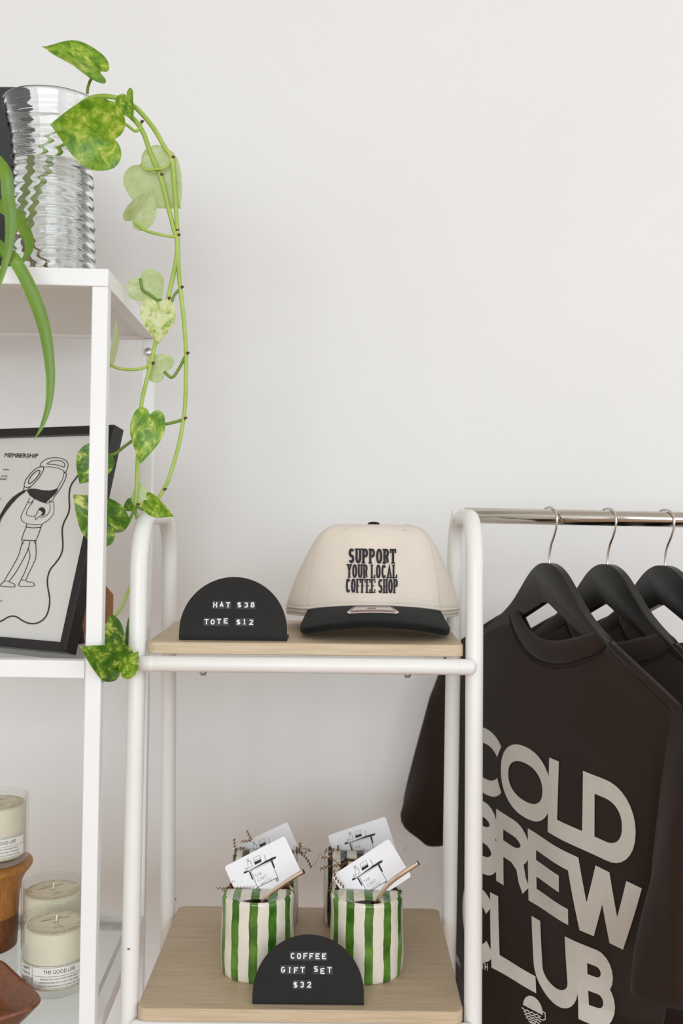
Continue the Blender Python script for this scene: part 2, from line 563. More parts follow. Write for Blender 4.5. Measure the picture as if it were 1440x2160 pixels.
# ------------------------------------------------------------------ stroke lettering (skeletons in a unit box)
def glyph(ch):
    G = {
        'A': [[(0, 0), (.5, 1), (1, 0)], [(.2, .33), (.8, .33)]],
        'B': [[(0, 0), (0, 1)], [(0, 1), (.45, 1)] + ell(.55, .765, .38, .235, 90, -90, 10) + [(.45, .53), (0, .53)], [(0, .53), (.5, .53)] + ell(.58, .265, .42, .265, 90, -90, 10) + [(.5, 0), (0, 0)]],
        'C': [ell(.5, .5, .5, .5, 38, 322, 28, .9)],
        'D': [[(0, 0), (0, 1)], [(0, 1), (.4, 1)] + ell(.42, .5, .58, .5, 90, -90, 16, .92) + [(.4, 0), (0, 0)]],
        'E': [[(0, 0), (0, 1)], [(0, 1), (1, 1)], [(0, 0), (1, 0)], [(0, .52), (.9, .52)]],
        'F': [[(0, 0), (0, 1)], [(0, 1), (1, 1)], [(0, .5), (.85, .5)]],
        'G': [ell(.5, .5, .5, .5, 48, 330, 26, .9) + [(1, .45), (.55, .45)]],
        'H': [[(0, 0), (0, 1)], [(1, 0), (1, 1)], [(0, .5), (1, .5)]],
        'I': [[(.5, 0), (.5, 1)], [(.15, 1), (.85, 1)], [(.15, 0), (.85, 0)]],
        'L': [[(0, 1), (0, 0)], [(0, 0), (1, 0)]],
        'O': [ell(.5, .5, .5, .5, 0, 360, 36, .9)],
        'P': [[(0, 0), (0, 1)], [(0, 1), (.5, 1)] + ell(.55, .74, .45, .26, 90, -90, 10) + [(0, .48)]],
        'R': [[(0, 0), (0, 1)], [(0, 1), (.5, 1)] + ell(.55, .75, .42, .25, 90, -90, 10) + [(0, .5)], [(.5, .5), (.78, .38), (.86, .15), (.98, 0)]],
        'S': [ell(.5, .74, .47, .26, 28, 262, 16) + ell(.5, .26, .48, .26, 88, -152, 16)],
        'T': [[(0, 1), (1, 1)], [(.5, 1), (.5, 0)]],
        'U': [[(0, 1), (0, .4)] + ell(.5, .36, .5, .36, 180, 360, 16) + [(1, .4), (1, 1)]],
        'W': [[(0, 1), (.25, 0), (.5, .98), (.75, 0), (1, 1)]],
        'Y': [[(0, 1), (.5, .45), (1, 1)], [(.5, .47), (.5, 0)]],
        '$': [ell(.5, .74, .46, .24, 25, 262, 14) + ell(.5, .26, .47, .24, 88, -155, 14), [(.5, 1.12), (.5, -.12)]],
        '1': [[(.18, .8), (.5, 1), (.5, 0)], [(.1, 0), (.9, 0)]],
        '2': [ell(.5, .73, .46, .27, 165, -25, 14) + [(.05, 0), (1, 0)]],
        '3': [ell(.45, .76, .45, .24, 150, -88, 14), ell(.45, .27, .5, .27, 92, -150, 14)],
        '8': [ell(.5, .76, .4, .24, 0, 360, 20), ell(.5, .27, .49, .27, 0, 360, 20)],
    }
    return G.get(ch, [])
def letter(ch, x, y, w, h, sw, f, sub=0.0, serif=False, thin=None):
    """letter whose OUTER box is x..x+w, y..y+h with stroke sw"""
    out = []
    iw, ih = w - sw, h - sw
    g = glyph(ch)
    mp = lambda q: (x + sw / 2 + q[0] * iw, y + sw / 2 + q[1] * ih)
    if ch == 'W':
        hwid = sw * 1.12
        c4 = [(x, y + h), (x + (w - hwid) * .26, y), (x + (w - hwid) * .5, y + h), (x + (w - hwid) * .74, y), (x + w - hwid, y + h)]
        for a, b in zip(c4, c4[1:]):
            V, F = [], []
            nn = 14
            for i in range(nn + 1):
                t = i / nn
                xx, yy = a[0] + (b[0] - a[0]) * t, a[1] + (b[1] - a[1]) * t
                V += [f(xx, yy), f(xx + hwid, yy)]
            F = [(2 * i, 2 * i + 1, 2 * i + 3, 2 * i + 2) for i in range(nn)]
            out.append((V, F))
        return join(*out)
    for st in g:
        pts = [mp(q) for q in st]
        # run straight ends out to the box
        for e, nb in ((0, 1), (-1, -2)):
            d = Vector(pts[e]) - Vector(pts[nb])
            if abs(d.x) < abs(d.y) * 0.1 and (st[e][1] in (0, 1)):
                pts[e] = (pts[e][0], pts[e][1] + math.copysign(sw / 2, d.y))
            elif abs(d.y) < abs(d.x) * 0.1 and (st[e][0] in (0, 1)) and len(st) > 1 and ch not in 'CSGOD':
                pts[e] = (pts[e][0] + math.copysign(sw / 2, d.x), pts[e][1])
        horiz = len(st) == 2 and st[0][1] == st[1][1]
        out.append(stroke(pts, (thin or sw) if horiz else sw, f, sub))
        if serif:
            ts = thin or sw * .5
            for e, nb in ((0, 1), (-1, -2)):
                q, r = st[e], st[nb]
                if q[1] in (0, 1) and abs(q[1] - r[1]) > .3 and not (ch in 'EL' and e == -1):
                    yy = y + ts / 2 if q[1] == 0 else y + h - ts / 2
                    cx = pts[e][0]
                    out.append(stroke([(cx - sw * .8, yy), (cx + sw * .8, yy)], ts, f, sub))
            if ch in 'EFT':
                out.append(stroke([(x + w - ts * .3, y + h), (x + w - ts * .3, y + h * .72)], ts, f, sub))
                if ch == 'T':
                    out.append(stroke([(x + ts * .3, y + h), (x + ts * .3, y + h * .72)], ts, f, sub))
            if ch in 'EL':
                out.append(stroke([(x + w - ts * .3, y), (x + w - ts * .3, y + h * .28)], ts, f, sub))
            if ch in 'BDPREFL':
                out.append(stroke([(x - sw * .12, y + ts / 2), (x + sw * 1.2, y + ts / 2)], ts, f, sub))
                out.append(stroke([(x - sw * .12, y + h - ts / 2), (x + sw * 1.2, y + h - ts / 2)], ts, f, sub))
    return join(*out) if out else ([], [])
TXT = {}
def text_vf(s, size, align='CENTER', shear=0.0, bold=0.0, xs=1.0):
    key = (s, align, shear, bold)
    if key not in TXT:
        cu = bpy.data.curves.new('t', 'FONT')
        cu.body = s
        cu.size = 1.0
        cu.align_x = align
        cu.shear = shear
        cu.offset = bold
        cu.resolution_u = 2
        o = bpy.data.objects.new('t', cu)
        COL.objects.link(o)
        dg = bpy.context.evaluated_depsgraph_get()
        me = o.evaluated_get(dg).to_mesh()
        TXT[key] = ([tuple(v.co) for v in me.vertices], [tuple(p.vertices) for p in me.polygons])
        o.evaluated_get(dg).to_mesh_clear()
        bpy.data.objects.remove(o, do_unlink=True)
        bpy.data.curves.remove(cu)
    v, f = TXT[key]
    return [(x * size * xs, y * size) for x, y, z in v], f
def mapped(vf, f):
    return [f(x, y) for x, y in vf[0]], vf[1]
X, Y, Z = Vector((1, 0, 0)), Vector((0, 1, 0)), Vector((0, 0, 1))
def zr(z):
    return EYE + z

# ================================================================== SETTING
WALL_Y = 1.76
struct(obj('wall_back', box(-3.0, 3.0, WALL_Y, WALL_Y + 0.12, 0, 3.0), M['wall']))
struct(obj('floor', box(-3.1, 3.1, -4.1, WALL_Y + 0.1, -0.1, 0), M['floor']))
struct(obj('ceiling', box(-3.1, 3.1, -4.1, WALL_Y + 0.1, 3.0, 3.1), M['ceiling']))
struct(obj('wall_left', box(-3.1, -3.0, -4.1, WALL_Y + 0.1, 0, 3.0), M['wall']))
struct(obj('wall_right', join(box(3.0, 3.1, 1.15, WALL_Y + 0.1, 0, 3.0), box(3.0, 3.1, -4.1, -2.25, 0, 3.0), box(3.0, 3.1, -2.25, 1.15, 0, 0.6), box(3.0, 3.1, -2.25, 1.15, 2.85, 3.0)), M['wall']))
struct(obj('wall_front', join(box(-3.0, -2.2, -4.1, -4.0, 0, 3.0), box(2.6, 3.0, -4.1, -4.0, 0, 3.0), box(-2.2, 2.6, -4.1, -4.0, 0, 0.55), box(-2.2, 2.6, -4.1, -4.0, 2.9, 3.0)), M['wall']))
def window(name, axis, a0, a1, z0, z1, at, nm):
    bars = []
    t = 0.03
    for k in range(nm + 1):
        a = a0 + (a1 - a0) * k / nm
        bars.append((a - t, a + t, z0, z1))
    bars += [(a0, a1, z0, z0 + 2 * t), (a0, a1, z1 - 2 * t, z1)]
    vf = join(*[box(at - 0.02, at + 0.02, b[0], b[1], b[2], b[3]) if axis == 'x' else box(b[0], b[1], at - 0.02, at + 0.02, b[2], b[3]) for b in bars])
    struct(obj(name, vf, M['window_frame']))
window('window_1', 'x', -2.25, 1.15, 0.6, 2.85, 3.05, 3)
window('window_2', 'y', -2.2, 2.6, 0.55, 2.9, -4.05, 4)

# ================================================================== GARMENT RACK
RL, RR = -0.246, 0.163          # x of the two visible side frames
TR = 0.0108
def front_y(z):                 # front legs splay forward going down
    return 1.215 - 0.0566 * (-0.07 - z)
def rear_y(z):
    return 1.428 + 0.036 * (-0.07 - z)
rack = thing('garment_rack', 'white tubular garment rack with two pale oak shelves and a steel hanging rod', 'garment rack', (RL, 1.2, 0))
def side_frame(x, top):
    pts = [Vector((x, front_y(-EYE), 0.012)), Vector((x, front_y(-0.6), zr(-0.6))), Vector((x, front_y(-0.3), zr(-0.3))), Vector((x, front_y(-.09), zr(top - .062)))]
    yf, yr = front_y(-.07), rear_y(-.07)
    R = 0.055
    for k in range(1, 9):
        a = PI / 2 * k / 8
        pts.append(Vector((x, yf + R * (1 - math.cos(a)), zr(top - .062 + R * 1.12 * math.sin(a)))))
    for k in range(0, 9):
        a = PI / 2 * (1 - k / 8)
        pts.append(Vector((x, yr - R * (1 - math.cos(a)), zr(top - .062 + R * 1.12 * math.sin(a)))))
    pts += [Vector((x, rear_y(-.3), zr(-.3))), Vector((x, rear_y(-.6), zr(-.6))), Vector((x, rear_y(-EYE), 0.012))]
    return tube(pts, TR, 18)
obj('side_frame', side_frame(RL, -0.008), M['white_tube'], rack, True, True)
obj('side_frame', side_frame(RR, -0.005), M['white_tube'], rack, True, True)
obj('side_frame', side_frame(1.02, -0.005), M['white_tube'], rack, True, True)
for x in (RL, RR, 1.02):
    for yy in (front_y(-EYE), rear_y(-EYE)):
        obj('foot', lathe([(0.0135, 0), (0.0145, 0.004), (0.0135, 0.03), (0.011, 0.032)], 16, c=(x, yy, 0), caps=(True, True)), M['pane_edge'], rack, True, True, angle=0.6)
def rail(y, z, r=0.0095):
    a, b = RL + 0.009, RR - 0.006
    pts, rr = [], []
    for x, k in ((a - .006, .35), (a - .0045, .7), (a - .002, .93), (a, 1), (b, 1), (b + .002, .93), (b + .0045, .7), (b + .006, .35)):
        pts.append(Vector((x, y, zr(z))))
        rr.append(r * k)
    obj('rail', tube(pts, rr, 18), M['white_tube'], rack, True, True, angle=1.0)
    for x in (a + 0.012, b - 0.012):
        obj('rail_collar', tube([Vector((x - .0022, y, zr(z))), Vector((x + .0022, y, zr(z)))], r * 1.03, 18), M['white_tube'], rack, True, True, angle=.7)
ZU, ZL = -0.159, -0.584
rail(front_y(-.184) - .017, -0.184)
rail(rear_y(-.184) + .004, -0.184)
rail(front_y(-.61) - .014, -0.609)
rail(rear_y(-.61) + .004, -0.609)
for px in (430, 858):
    p = P(px, 1417, 1.2)
    obj('screw', lathe([(0.0, -.0028), (.003, -.0026), (.0042, -.001), (.0042, .002)], 14, c=(p.x, front_y(-.184) - .017, zr(-.1945))), M['zinc'], rack, True, True)
def board(y0, y1, ztop, th):
    v, f = box(-0.2336, 0.1495, y0, y1, zr(ztop - th), zr(ztop))
    vf = bevel_vf((v, f), 0.011, 5, lambda e: abs(e.verts[0].co.z - e.verts[1].co.z) > 1e-4)
    vf = bevel_vf(vf, 0.0009, 1, lambda e: abs(e.verts[0].co.z - e.verts[1].co.z) < 1e-5 and len(e.link_faces) == 2 and e.calc_face_angle(0) > 1.0)
    o = obj('shelf_board', vf, M['oak'], rack, False, True)
    return o
board(1.2, 1.458, ZU, 0.0143)
board(1.166, 1.4705, ZL, 0.0148)
ROD_Y = 1.35
obj('hanging_rod', tube([Vector((RR + .004, ROD_Y, zr(-.0025))), Vector((0.6, ROD_Y, zr(-.0065))), Vector((1.018, ROD_Y, zr(-.0105)))], 0.0106, 28), M['chrome'], rack, True, True)
obj('rod_end', tube([Vector((RR - .0125, ROD_Y, zr(-.0025))), Vector((RR + .004, ROD_Y, zr(-.0025)))], [0.0082, 0.0086], 24), M['white_tube'], rack, True, True, angle=.8)
for x, y, z in ((RL + .0105, rear_y(-.57), -.565), (RL - .0002, front_y(-.52) - .0104, -.52)):
    obj('screw_hole', lathe([(.0018, -.0005), (.0018, .0005)], 10, c=(x, y, zr(z)), caps=(True, True)), M['node'], rack, False, True)

# ================================================================== LEFT SHELF UNIT
SH_Y, SH_X = 1.137, -0.2747
shelf = thing('shelf_unit', 'tall white steel shelf unit with square posts and glass panes beside the garment rack', 'shelf unit', (SH_X - 0.007, SH_Y, 0), (0, 0.0073, 0.033))
SW, SD, T = 1.0, 0.362, 0.0183
def sbox(name, x0, x1, y0, y1, z0, z1, m, b=0.0012):
    return obj(name, bevel_vf(box(x0, x1, y0, y1, z0, z1), b, 2), m, shelf, False)
for x in (-T, -SW):
    for y in (0, SD - T):
        sbox('post', x, x + T, y, y + T, 0.0, zr(.2545), M['white_steel'])
def level(zt, th=0.0203, top=False):
    z1, z0 = zr(zt), zr(zt - th)
    if top:
        sbox('rail', -SW, 0, 0, T, z0, z1, M['white_steel'])
        sbox('rail', -SW, 0, SD - T, SD, z0, z1, M['white_steel'])
        sbox('rail', -T, 0, T, SD - T, z0, z1, M['white_steel'])
        sbox('rail', -SW, -SW + T, T, SD - T, z0, z1, M['white_steel'])
        sbox('top_panel', -SW + T, -T, T, SD - T, z0 + .004, z1 - .0015, M['white_panel'])
        return
    sbox('rail', -SW + T, -T - .0006, .001, T - .001, z0, z1, M['white_steel'])
    sbox('rail', -SW + T, -T, SD - T + .001, SD - .001, z0, z1, M['white_steel'])
    sbox('rail', -T + .002, -.001, T, SD - T, z0, z1, M['white_steel'])
    sbox('rail', -SW, -SW + T - .002, T, SD - T, z0, z1, M['white_steel'])
    for a in ((-SW + T, -T, T - .001, T + .008), (-SW + T, -T, SD - T - .008, SD - T + .001), (-T - .008, -T + .003, T, SD - T), (-SW + T - .003, -SW + T + .008, T, SD - T)):
        sbox('ledge', a[0], a[1], a[2], a[3], z0 + .002, z1 - .0125, M['white_steel'], .0005)
    g = sbox('glass_pane', -SW + T + .002, -T - .0008, T + .001, SD - T - .001, z1 - .0124, z1 - .0078, M['pane'], .0006)
    for q in (-T - .02, -SW + T + .02):
        for yq in (T + .012, SD - T - .012):
            obj('bumper', lathe([(.0, .0027), (.005, .0025), (.0058, 0.0), (.0058, -.0012)], 14, c=(q, yq, z1 - .0148)), M['pane'], shelf, True)
level(.275, top=True)
level(-.1733)
level(-.604)
level(-1.02)
level(-1.37)
obj('bolt', tube([Vector((-.0085, SD - T + .001, zr(.2347))), Vector((-.0085, SD - T - .0035, zr(.2347))), Vector((-.0085, SD - T - .0045, zr(.2347)))], [.0058, .0058, .0035], 16), M['zinc'], shelf, True, angle=.6)
GM, GB = -.1733 - .0078, -.604 - .0078     # glass top heights (relative to eye)
ST = .275                                   # shelf-unit top

# ---- black board on top of the shelf, behind the vase
bb = thing('chalk_board', 'plain black board standing upright on top of the white shelf behind the vase', 'board', (-0.60, 1.44, zr(ST)))
obj('panel', bevel_vf(box(-.13, .138, 0, .010, 0, .335), .0012, 1), M['board'], bb)
obj('foot', bevel_vf(box(-.10, -.085, .01, .06, 0, .006), .001, 1), M['board'], bb)
obj('foot', bevel_vf(box(.075, .09, .01, .06, 0, .006), .001, 1), M['board'], bb)

# ---- rippled glass vase
vc = P(109, 563, 1.305)
VX, VY = vc.x, 1.305
vase = thing('glass_vase', 'clear rippled glass vase of water on top of the white shelf', 'vase', (VX, VY, zr(ST) + .0004))
VH = .252
def vprof(z):
    t = z / VH
    k = [(0, .0555), (.12, .0565), (.3, .0545), (.5, .0525), (.68, .052), (.82, .0545), (.92, .060), (1.0, .0640)]
    for (a, ra), (b, rb) in zip(k, k[1:]):
        if t <= b:
            q = (t - a) / (b - a)
            q = q * q * (3 - 2 * q)
            return ra + (rb - ra) * q
    return k[-1][1]
NZ = 110
def ripple(an, z):
    t = z / VH
    amp = .0011 * min(1, (1 - t) * 6) * min(1, t * 12)
    return amp * (math.sin(2 * PI * z / .0135 + 1.1 * math.sin(2 * an + z * 20) + .7 * math.sin(3 * an + 1)) + .35 * math.sin(2 * PI * z / .031 + an * 2))
V, F = [], []
NA = 72
prof = [(z, vprof(z), 1) for z in [VH * i / NZ for i in range(NZ + 1)]]
prof += [(VH + .0016, vprof(VH) - .0010, 0), (VH + .0016, vprof(VH) - .0030, 0)]
prof += [(z, vprof(z) - .0042, 2) for z in [VH - (VH - .012) * i / 60 for i in range(61)]]
for z, r, k in prof:
    for i in range(NA):
        an = 2 * PI * i / NA
        rr = r + (ripple(an, z) if k == 1 else (ripple(an, z) * .45 if k == 2 else 0))
        V.append((rr * math.cos(an), rr * math.sin(an), z))
for j in range(len(prof) - 1):
    for i in range(NA):
        i2 = (i + 1) % NA
        F.append((j * NA + i, j * NA + i2, (j + 1) * NA + i2, (j + 1) * NA + i))
F.append(tuple(range(NA))[::-1])
F.append(tuple((len(prof) - 1) * NA + i for i in range(NA)))
obj('vessel', (V, F), M['glass'], vase, True, angle=1.2)
WL = .172
obj('water', lathe([(vprof(.0125) - .0060, .0125)] + [(vprof(z) - .0056, z) for z in [.02 + (WL - .022) * i / 14 for i in range(15)]] + [(vprof(WL) - .0054, WL)], 64, caps=(True, True)), M['water'], vase, True, angle=.9)

# ================================================================== POTHOS
pothos = thing('pothos_plant', 'variegated trailing pothos vine growing from the rippled glass vase', 'plant', (VX, VY, zr(ST) + .05))
def heart(base, tip, hw, roll=0.0, fold=0.25, bend=0.15, asym=0.0, n=16, m=7):
    """heart leaf from petiole joint (base) to tip; roll about the midrib, faces the camera at roll 0"""
    base, tip = Vector(base), Vector(tip)
    ax = tip - base
    L = ax.length
    ax.normalize()
    mid = (base + tip) / 2
    view = (Vector((0, 0, EYE)) - mid).normalized()
    nrm = (view - ax * view.dot(ax)).normalized()
    side = ax.cross(nrm)
    q = Matrix.Rotation(math.radians(roll), 3, ax)
    nrm, side = q @ nrm, q @ side
    V, F, UV = [], [], []
    half = [(0.0, 0.0), (-.085, .14), (-.135, .36), (-.125, .60), (-.05, .82), (.10, .96), (.27, 1.0), (.45, .90), (.62, .68), (.78, .41), (.90, .19), (.965, .07), (1.0, 0.0)]
    cv_ = catmull([Vector((x, y, 0)) for x, y in half], 2)
    n = len(cv_) - 1
    for i, q_ in enumerate(cv_):
        u_ = i / n
        mx_ = max(0.0, q_.x) * .85 + .15 * u_ if u_ < 1 else 1.0
        for j in range(-m, m + 1):
            s = j / m
            a = abs(s)
            xx = mx_ + (q_.x - mx_) * a ** 1.15
            yy = q_.y * s
            k = 1 + asym * (1 if s > 0 else -1)
            zz = fold * hw * abs(yy) ** 1.25 - bend * L * (xx - .4) ** 2 * 1.3 + .045 * hw * math.sin(xx * 9 + s * 2.5) * a
            V.append(base + ax * (xx * L) + side * (yy * hw * k) + nrm * zz)
            UV.append((yy, xx * 1.4))
    W = 2 * m + 1
    for i in range(n):
        for j in range(W - 1):
            F.append((i * W + j, i * W + j + 1, (i + 1) * W + j + 1, (i + 1) * W + j))
    return (V, F), UV
def leaf(b, t, hw, D, mk, roll=0, fold=.25, bend=.15, D2=None, asym=0):
    vb, vt = P(b[0], b[1], D), P(t[0], t[1], D2 or D)
    vf, uv = heart(vb, vt, hw / FPX * ((D + (D2 or D)) / 2), roll, fold, bend, asym)
    return obj('leaf', vf, M[mk], pothos, True, True, uv)
VD = 1.225
def vine(name, pts, r, mk='stem', n=6, rt=None):
    path = catmull([P(*p) for p in pts], n)
    k = len(path)
    rr = [r + ((rt if rt is not None else r) - r) * i / (k - 1) for i in range(k)]
    return obj(name, tube(path, rr, 8), M[mk], pothos, True, True)
# main stems
vine('vine', [(58, 500, 1.30), (70, 420, 1.31), (85, 330, 1.30), (120, 270, 1.29), (160, 228, 1.27), (195, 206, 1.255), (240, 205, 1.24), (280, 222, 1.235), (320, 265, 1.23), (348, 312, VD), (362, 334, VD), (368, 400, VD), (374, 490, VD), (376, 560, VD), (380, 608, VD), (388, 680, VD), (392, 745, VD), (391, 830, VD), (387, 884, VD), (374, 950, VD), (356, 1010, VD), (344, 1034, VD), (330, 1058, 1.222)], .0034, 'stem', rt=.0022)
vine('vine', [(66, 520, 1.29), (90, 400, 1.30), (130, 310, 1.29), (185, 235, 1.26), (235, 218, 1.24), (275, 245, 1.235), (300, 276, 1.232), (318, 325, 1.23), (338, 372, VD), (352, 425, VD), (366, 482, VD), (373, 505, VD), (372, 545, VD), (362, 595, VD), (352, 636, VD), (336, 690, VD), (325, 735, VD), (318, 768, VD), (306, 815, VD), (297, 862, VD), (291, 950, VD), (288, 1030, VD), (286, 1066, VD), (287, 1082, 1.238), (292, 1110, 1.248), (295, 1180, 1.252), (294, 1260, 1.252), (288, 1310, 1.248), (278, 1350, 1.232), (268, 1385, 1.215)], .0032, 'stem', rt=.0022)
for p in ((362, 333), (374, 497), (381, 607), (393, 746), (388, 883), (345, 1033), (297, 258), (338, 370), (371, 487), (354, 630), (320, 767), (288, 1065)):
    c = P(p[0], p[1], VD)
    obj('node', tube([c + Vector((.0006, -.0012, .0002)), c + Vector((.0042, -.0014, .0012))], [.0024, .0008], 7), M['node'], pothos, True, True)
# petioles
for pts in ([(184, 197, 1.25), (186, 182, 1.25), (194, 164, 1.245), (211, 148, 1.24)],
            [(297, 258, 1.235), (293, 272, 1.23), (284, 276, 1.228), (268, 264, 1.222), (258, 262, 1.22)],
            [(362, 333, VD), (350, 352, 1.222), (330, 357, 1.22), (308, 358, 1.222), (298, 346, 1.226)],
            [(372, 500, VD), (350, 497, 1.22), (318, 490, 1.22), (300, 482, 1.22), (281, 466, 1.22)],
            [(380, 608, VD), (368, 622, VD), (358, 640, 1.222), (335, 632, 1.214)],
            [(333, 634, VD), (314, 620, 1.222), (300, 610, 1.222), (296, 588, 1.222)],
            [(393, 747, VD), (376, 780, VD), (362, 796, VD), (346, 784, VD)],
            [(318, 768, VD), (296, 778, 1.22), (262, 779, 1.215), (240, 773, 1.212), (228, 762, 1.21)],
            [(388, 884, VD), (370, 890, VD), (340, 894, 1.222), (316, 876, 1.215)],
            [(289, 922, VD), (262, 942, 1.222), (240, 958, 1.22), (212, 962, 1.215)],
            [(286, 1068, VD), (272, 1100, 1.222), (258, 1118, 1.22), (240, 1121, 1.215)],
            [(288, 1066, VD), (300, 1074, 1.215), (312, 1068, 1.21), (310, 1058, 1.208)],
            [(292, 1205, 1.25), (274, 1238, 1.24), (258, 1278, 1.232), (245, 1296, 1.225), (226, 1316, 1.215)],
            [(284, 1325, 1.242), (274, 1350, 1.225), (264, 1378, 1.2), (258, 1402, 1.178)]):
    vine('petiole', pts, .0019, 'stem_dark' if len(pts) == 4 else 'stem')
# leaves: (joint, tip, half width px, distance, material, roll, fold, bend)
leaf((213, 146), (93, 86), 52, 1.24, 'leaf', 56, .15, .25, 1.21)
leaf((241, 294), (104, 262), 73, 1.215, 'leaf', -6, .16, .12, 1.205, .04)
leaf((264, 200), (277, 252), 27, 1.225, 'leaf', 38, .3, .2, 1.222)
leaf((300, 350), (383, 440), 66, 1.235, 'leaf_pale', 8, -.1, -.1, 1.232)
leaf((282, 466), (328, 400), 34, 1.215, 'leaf_pale', 24, .35, .35, 1.215)
leaf((296, 587), (338, 640), 42, 1.228, 'leaf_pale', -12, -.15, .0, 1.226)
leaf((333, 642), (334, 725), 37, 1.208, 'leaf_half', 0, .2, .15, 1.212)
leaf((347, 784), (309, 752), 34, 1.232, 'leaf_pale', 0, -.1, .0, 1.235)
leaf((229, 764), (250, 672), 30, 1.21, 'leaf_pale', 74, .2, .1, 1.205)
leaf((316, 876), (296, 978), 36, 1.212, 'leaf', 0, .16, .12, 1.208)
leaf((213, 958), (166, 1020), 40, 1.215, 'leaf_dark', 12, .2, .15, 1.212)
leaf((240, 1119), (154, 1043), 50, 1.212, 'leaf_dark', 0, .2, .12, 1.20)
leaf((302, 1062), (292, 1016), 22, 1.232, 'leaf_pale', 0, .1, .1)
leaf((310, 1056), (363, 1092), 24, 1.205, 'leaf', 30, .25, .25, 1.2)
leaf((286, 1062), (257, 1074), 17, 1.23, 'leaf_dark', 30, .2, .1)
leaf((225, 1317), (262, 1390), 30, 1.212, 'leaf_dark', 14, .3, .1, 1.19)
leaf((258, 1404), (179, 1371), 44, 1.165, 'leaf_dark', -8, .2, .2, 1.095)
leaf((256, 1418), (292, 1375), 25, 1.168, 'leaf', 16, .25, .15, 1.165)
obj('leaf', heart(P(270, 1372, 1.215), P(271, 1300, 1.228), .006, 40, .2, .0)[0], M['leaf_dark'], pothos, True, True, [(0, 0)] * (25 * 15))
for k in range(9):
    a = k * 1.3
    st = Vector((VX - .028 + .006 * math.cos(a), VY - .004 + .006 * math.sin(a), zr(ST) + .085))
    pts = [st, st + Vector((.008 * math.cos(a), .008 * math.sin(a), -.025)), st + Vector((.018 * math.cos(a) + .006, .014 * math.sin(a), -.05 - .004 * (k % 3))), st + Vector((.022 * math.cos(a + .4) + .014, .014 * math.sin(a), -.058 - .003 * k))]
    obj('root', tube(catmull(pts, 5), [.0014] * 8 + [.001] * 8, 6), M['root'], pothos, True, True)

# ================================================================== SPIDER PLANT (pot stands left of the vase)
spider = thing('spider_plant', 'spider plant with long arching green leaves over the white shelf edge', 'plant', (-0.60, 1.26, zr(ST)))
obj('pot', lathe([(.0, .003), (.045, .003), (.045, 0), (.05, 0), (.062, .1), (.066, .102), (.066, .118), (.060, .118), (.058, .1)], 36), M['pot'], spider, True, angle=.6)
obj('soil', lathe([(.0, .106), (.03, .108), (.058, .104)], 30), M['soil'], spider, True)
def blade(pts, w0, wm, curl=0.3, tp=.5):
    path = catmull(pts, 8)
    n = len(path)
    V, F, F2 = [], [], []
    for i in range(n):
        t = i / (n - 1)
        d = (path[min(i + 1, n - 1)] - path[max(i - 1, 0)]).normalized()
        vw = (Vector((0, 0, EYE)) - path[i]).normalized()
        sd = d.cross(vw)
        sd.normalize()
        nn = sd.cross(d)
        w = (w0 + (wm - w0) * min(1, t * 2.5)) * (1 if t < tp else max(.06, 1 - (t - tp) / (1 - tp)) ** .85)
        for s in (-1, -.5, 0, .5, 1):
            V.append(path[i] + sd * (s * w) + nn * (curl * w * (abs(s) ** 1.5)))
    for i in range(n - 1):
        for j in range(4):
            F.append((i * 5 + j, i * 5 + j + 1, i * 5 + j + 6, i * 5 + j + 5))
    return V, F
def sp(pts, w0, wm, mk='spider'):
    return obj('leaf', blade([Vector(p) if len(p) == 3 and isinstance(p, Vector) else P(*p) for p in pts], w0, wm), M[mk], spider, True, True)
crown_c = Vector((-.59, 1.24, zr(ST) + .115))
sp([crown_c, Vector((-.53, 1.16, zr(ST) + .185)), (-18, 330, 1.08), (18, 420, 1.075), (20, 510, 1.08), (0, 592, 1.085), (-6, 602, 1.085)], .005, .0068)
sp([crown_c, Vector((-.52, 1.15, zr(ST) + .12)), (0, 520, 1.095), (38, 560, 1.09), (72, 628, 1.09), (95, 700, 1.09), (106, 785, 1.09), (103, 850, 1.09), (88, 900, 1.09), (72, 926, 1.09)], .005, .0072)
sp([crown_c, Vector((-.54, 1.2, zr(ST) + .15)), (10, 440, 1.15), (45, 475, 1.14), (62, 512, 1.135), (52, 545, 1.13), (20, 560, 1.125)], .004, .0075)
sp([crown_c, Vector((-.52, 1.16, zr(ST) + .10)), (-8, 520, 1.10), (14, 548, 1.095), (28, 556, 1.09)], .004, .007)
for k in range(7):
    a = PI * .65 + k * .38
    d = Vector((math.cos(a), math.sin(a), 0))
    obj('leaf', blade([crown_c, crown_c + d * .06 + Z * .09, crown_c + d * .13 + Z * .08, crown_c + d * .17 + Z * .0], .004, .007), M['spider'], spider, True, True)

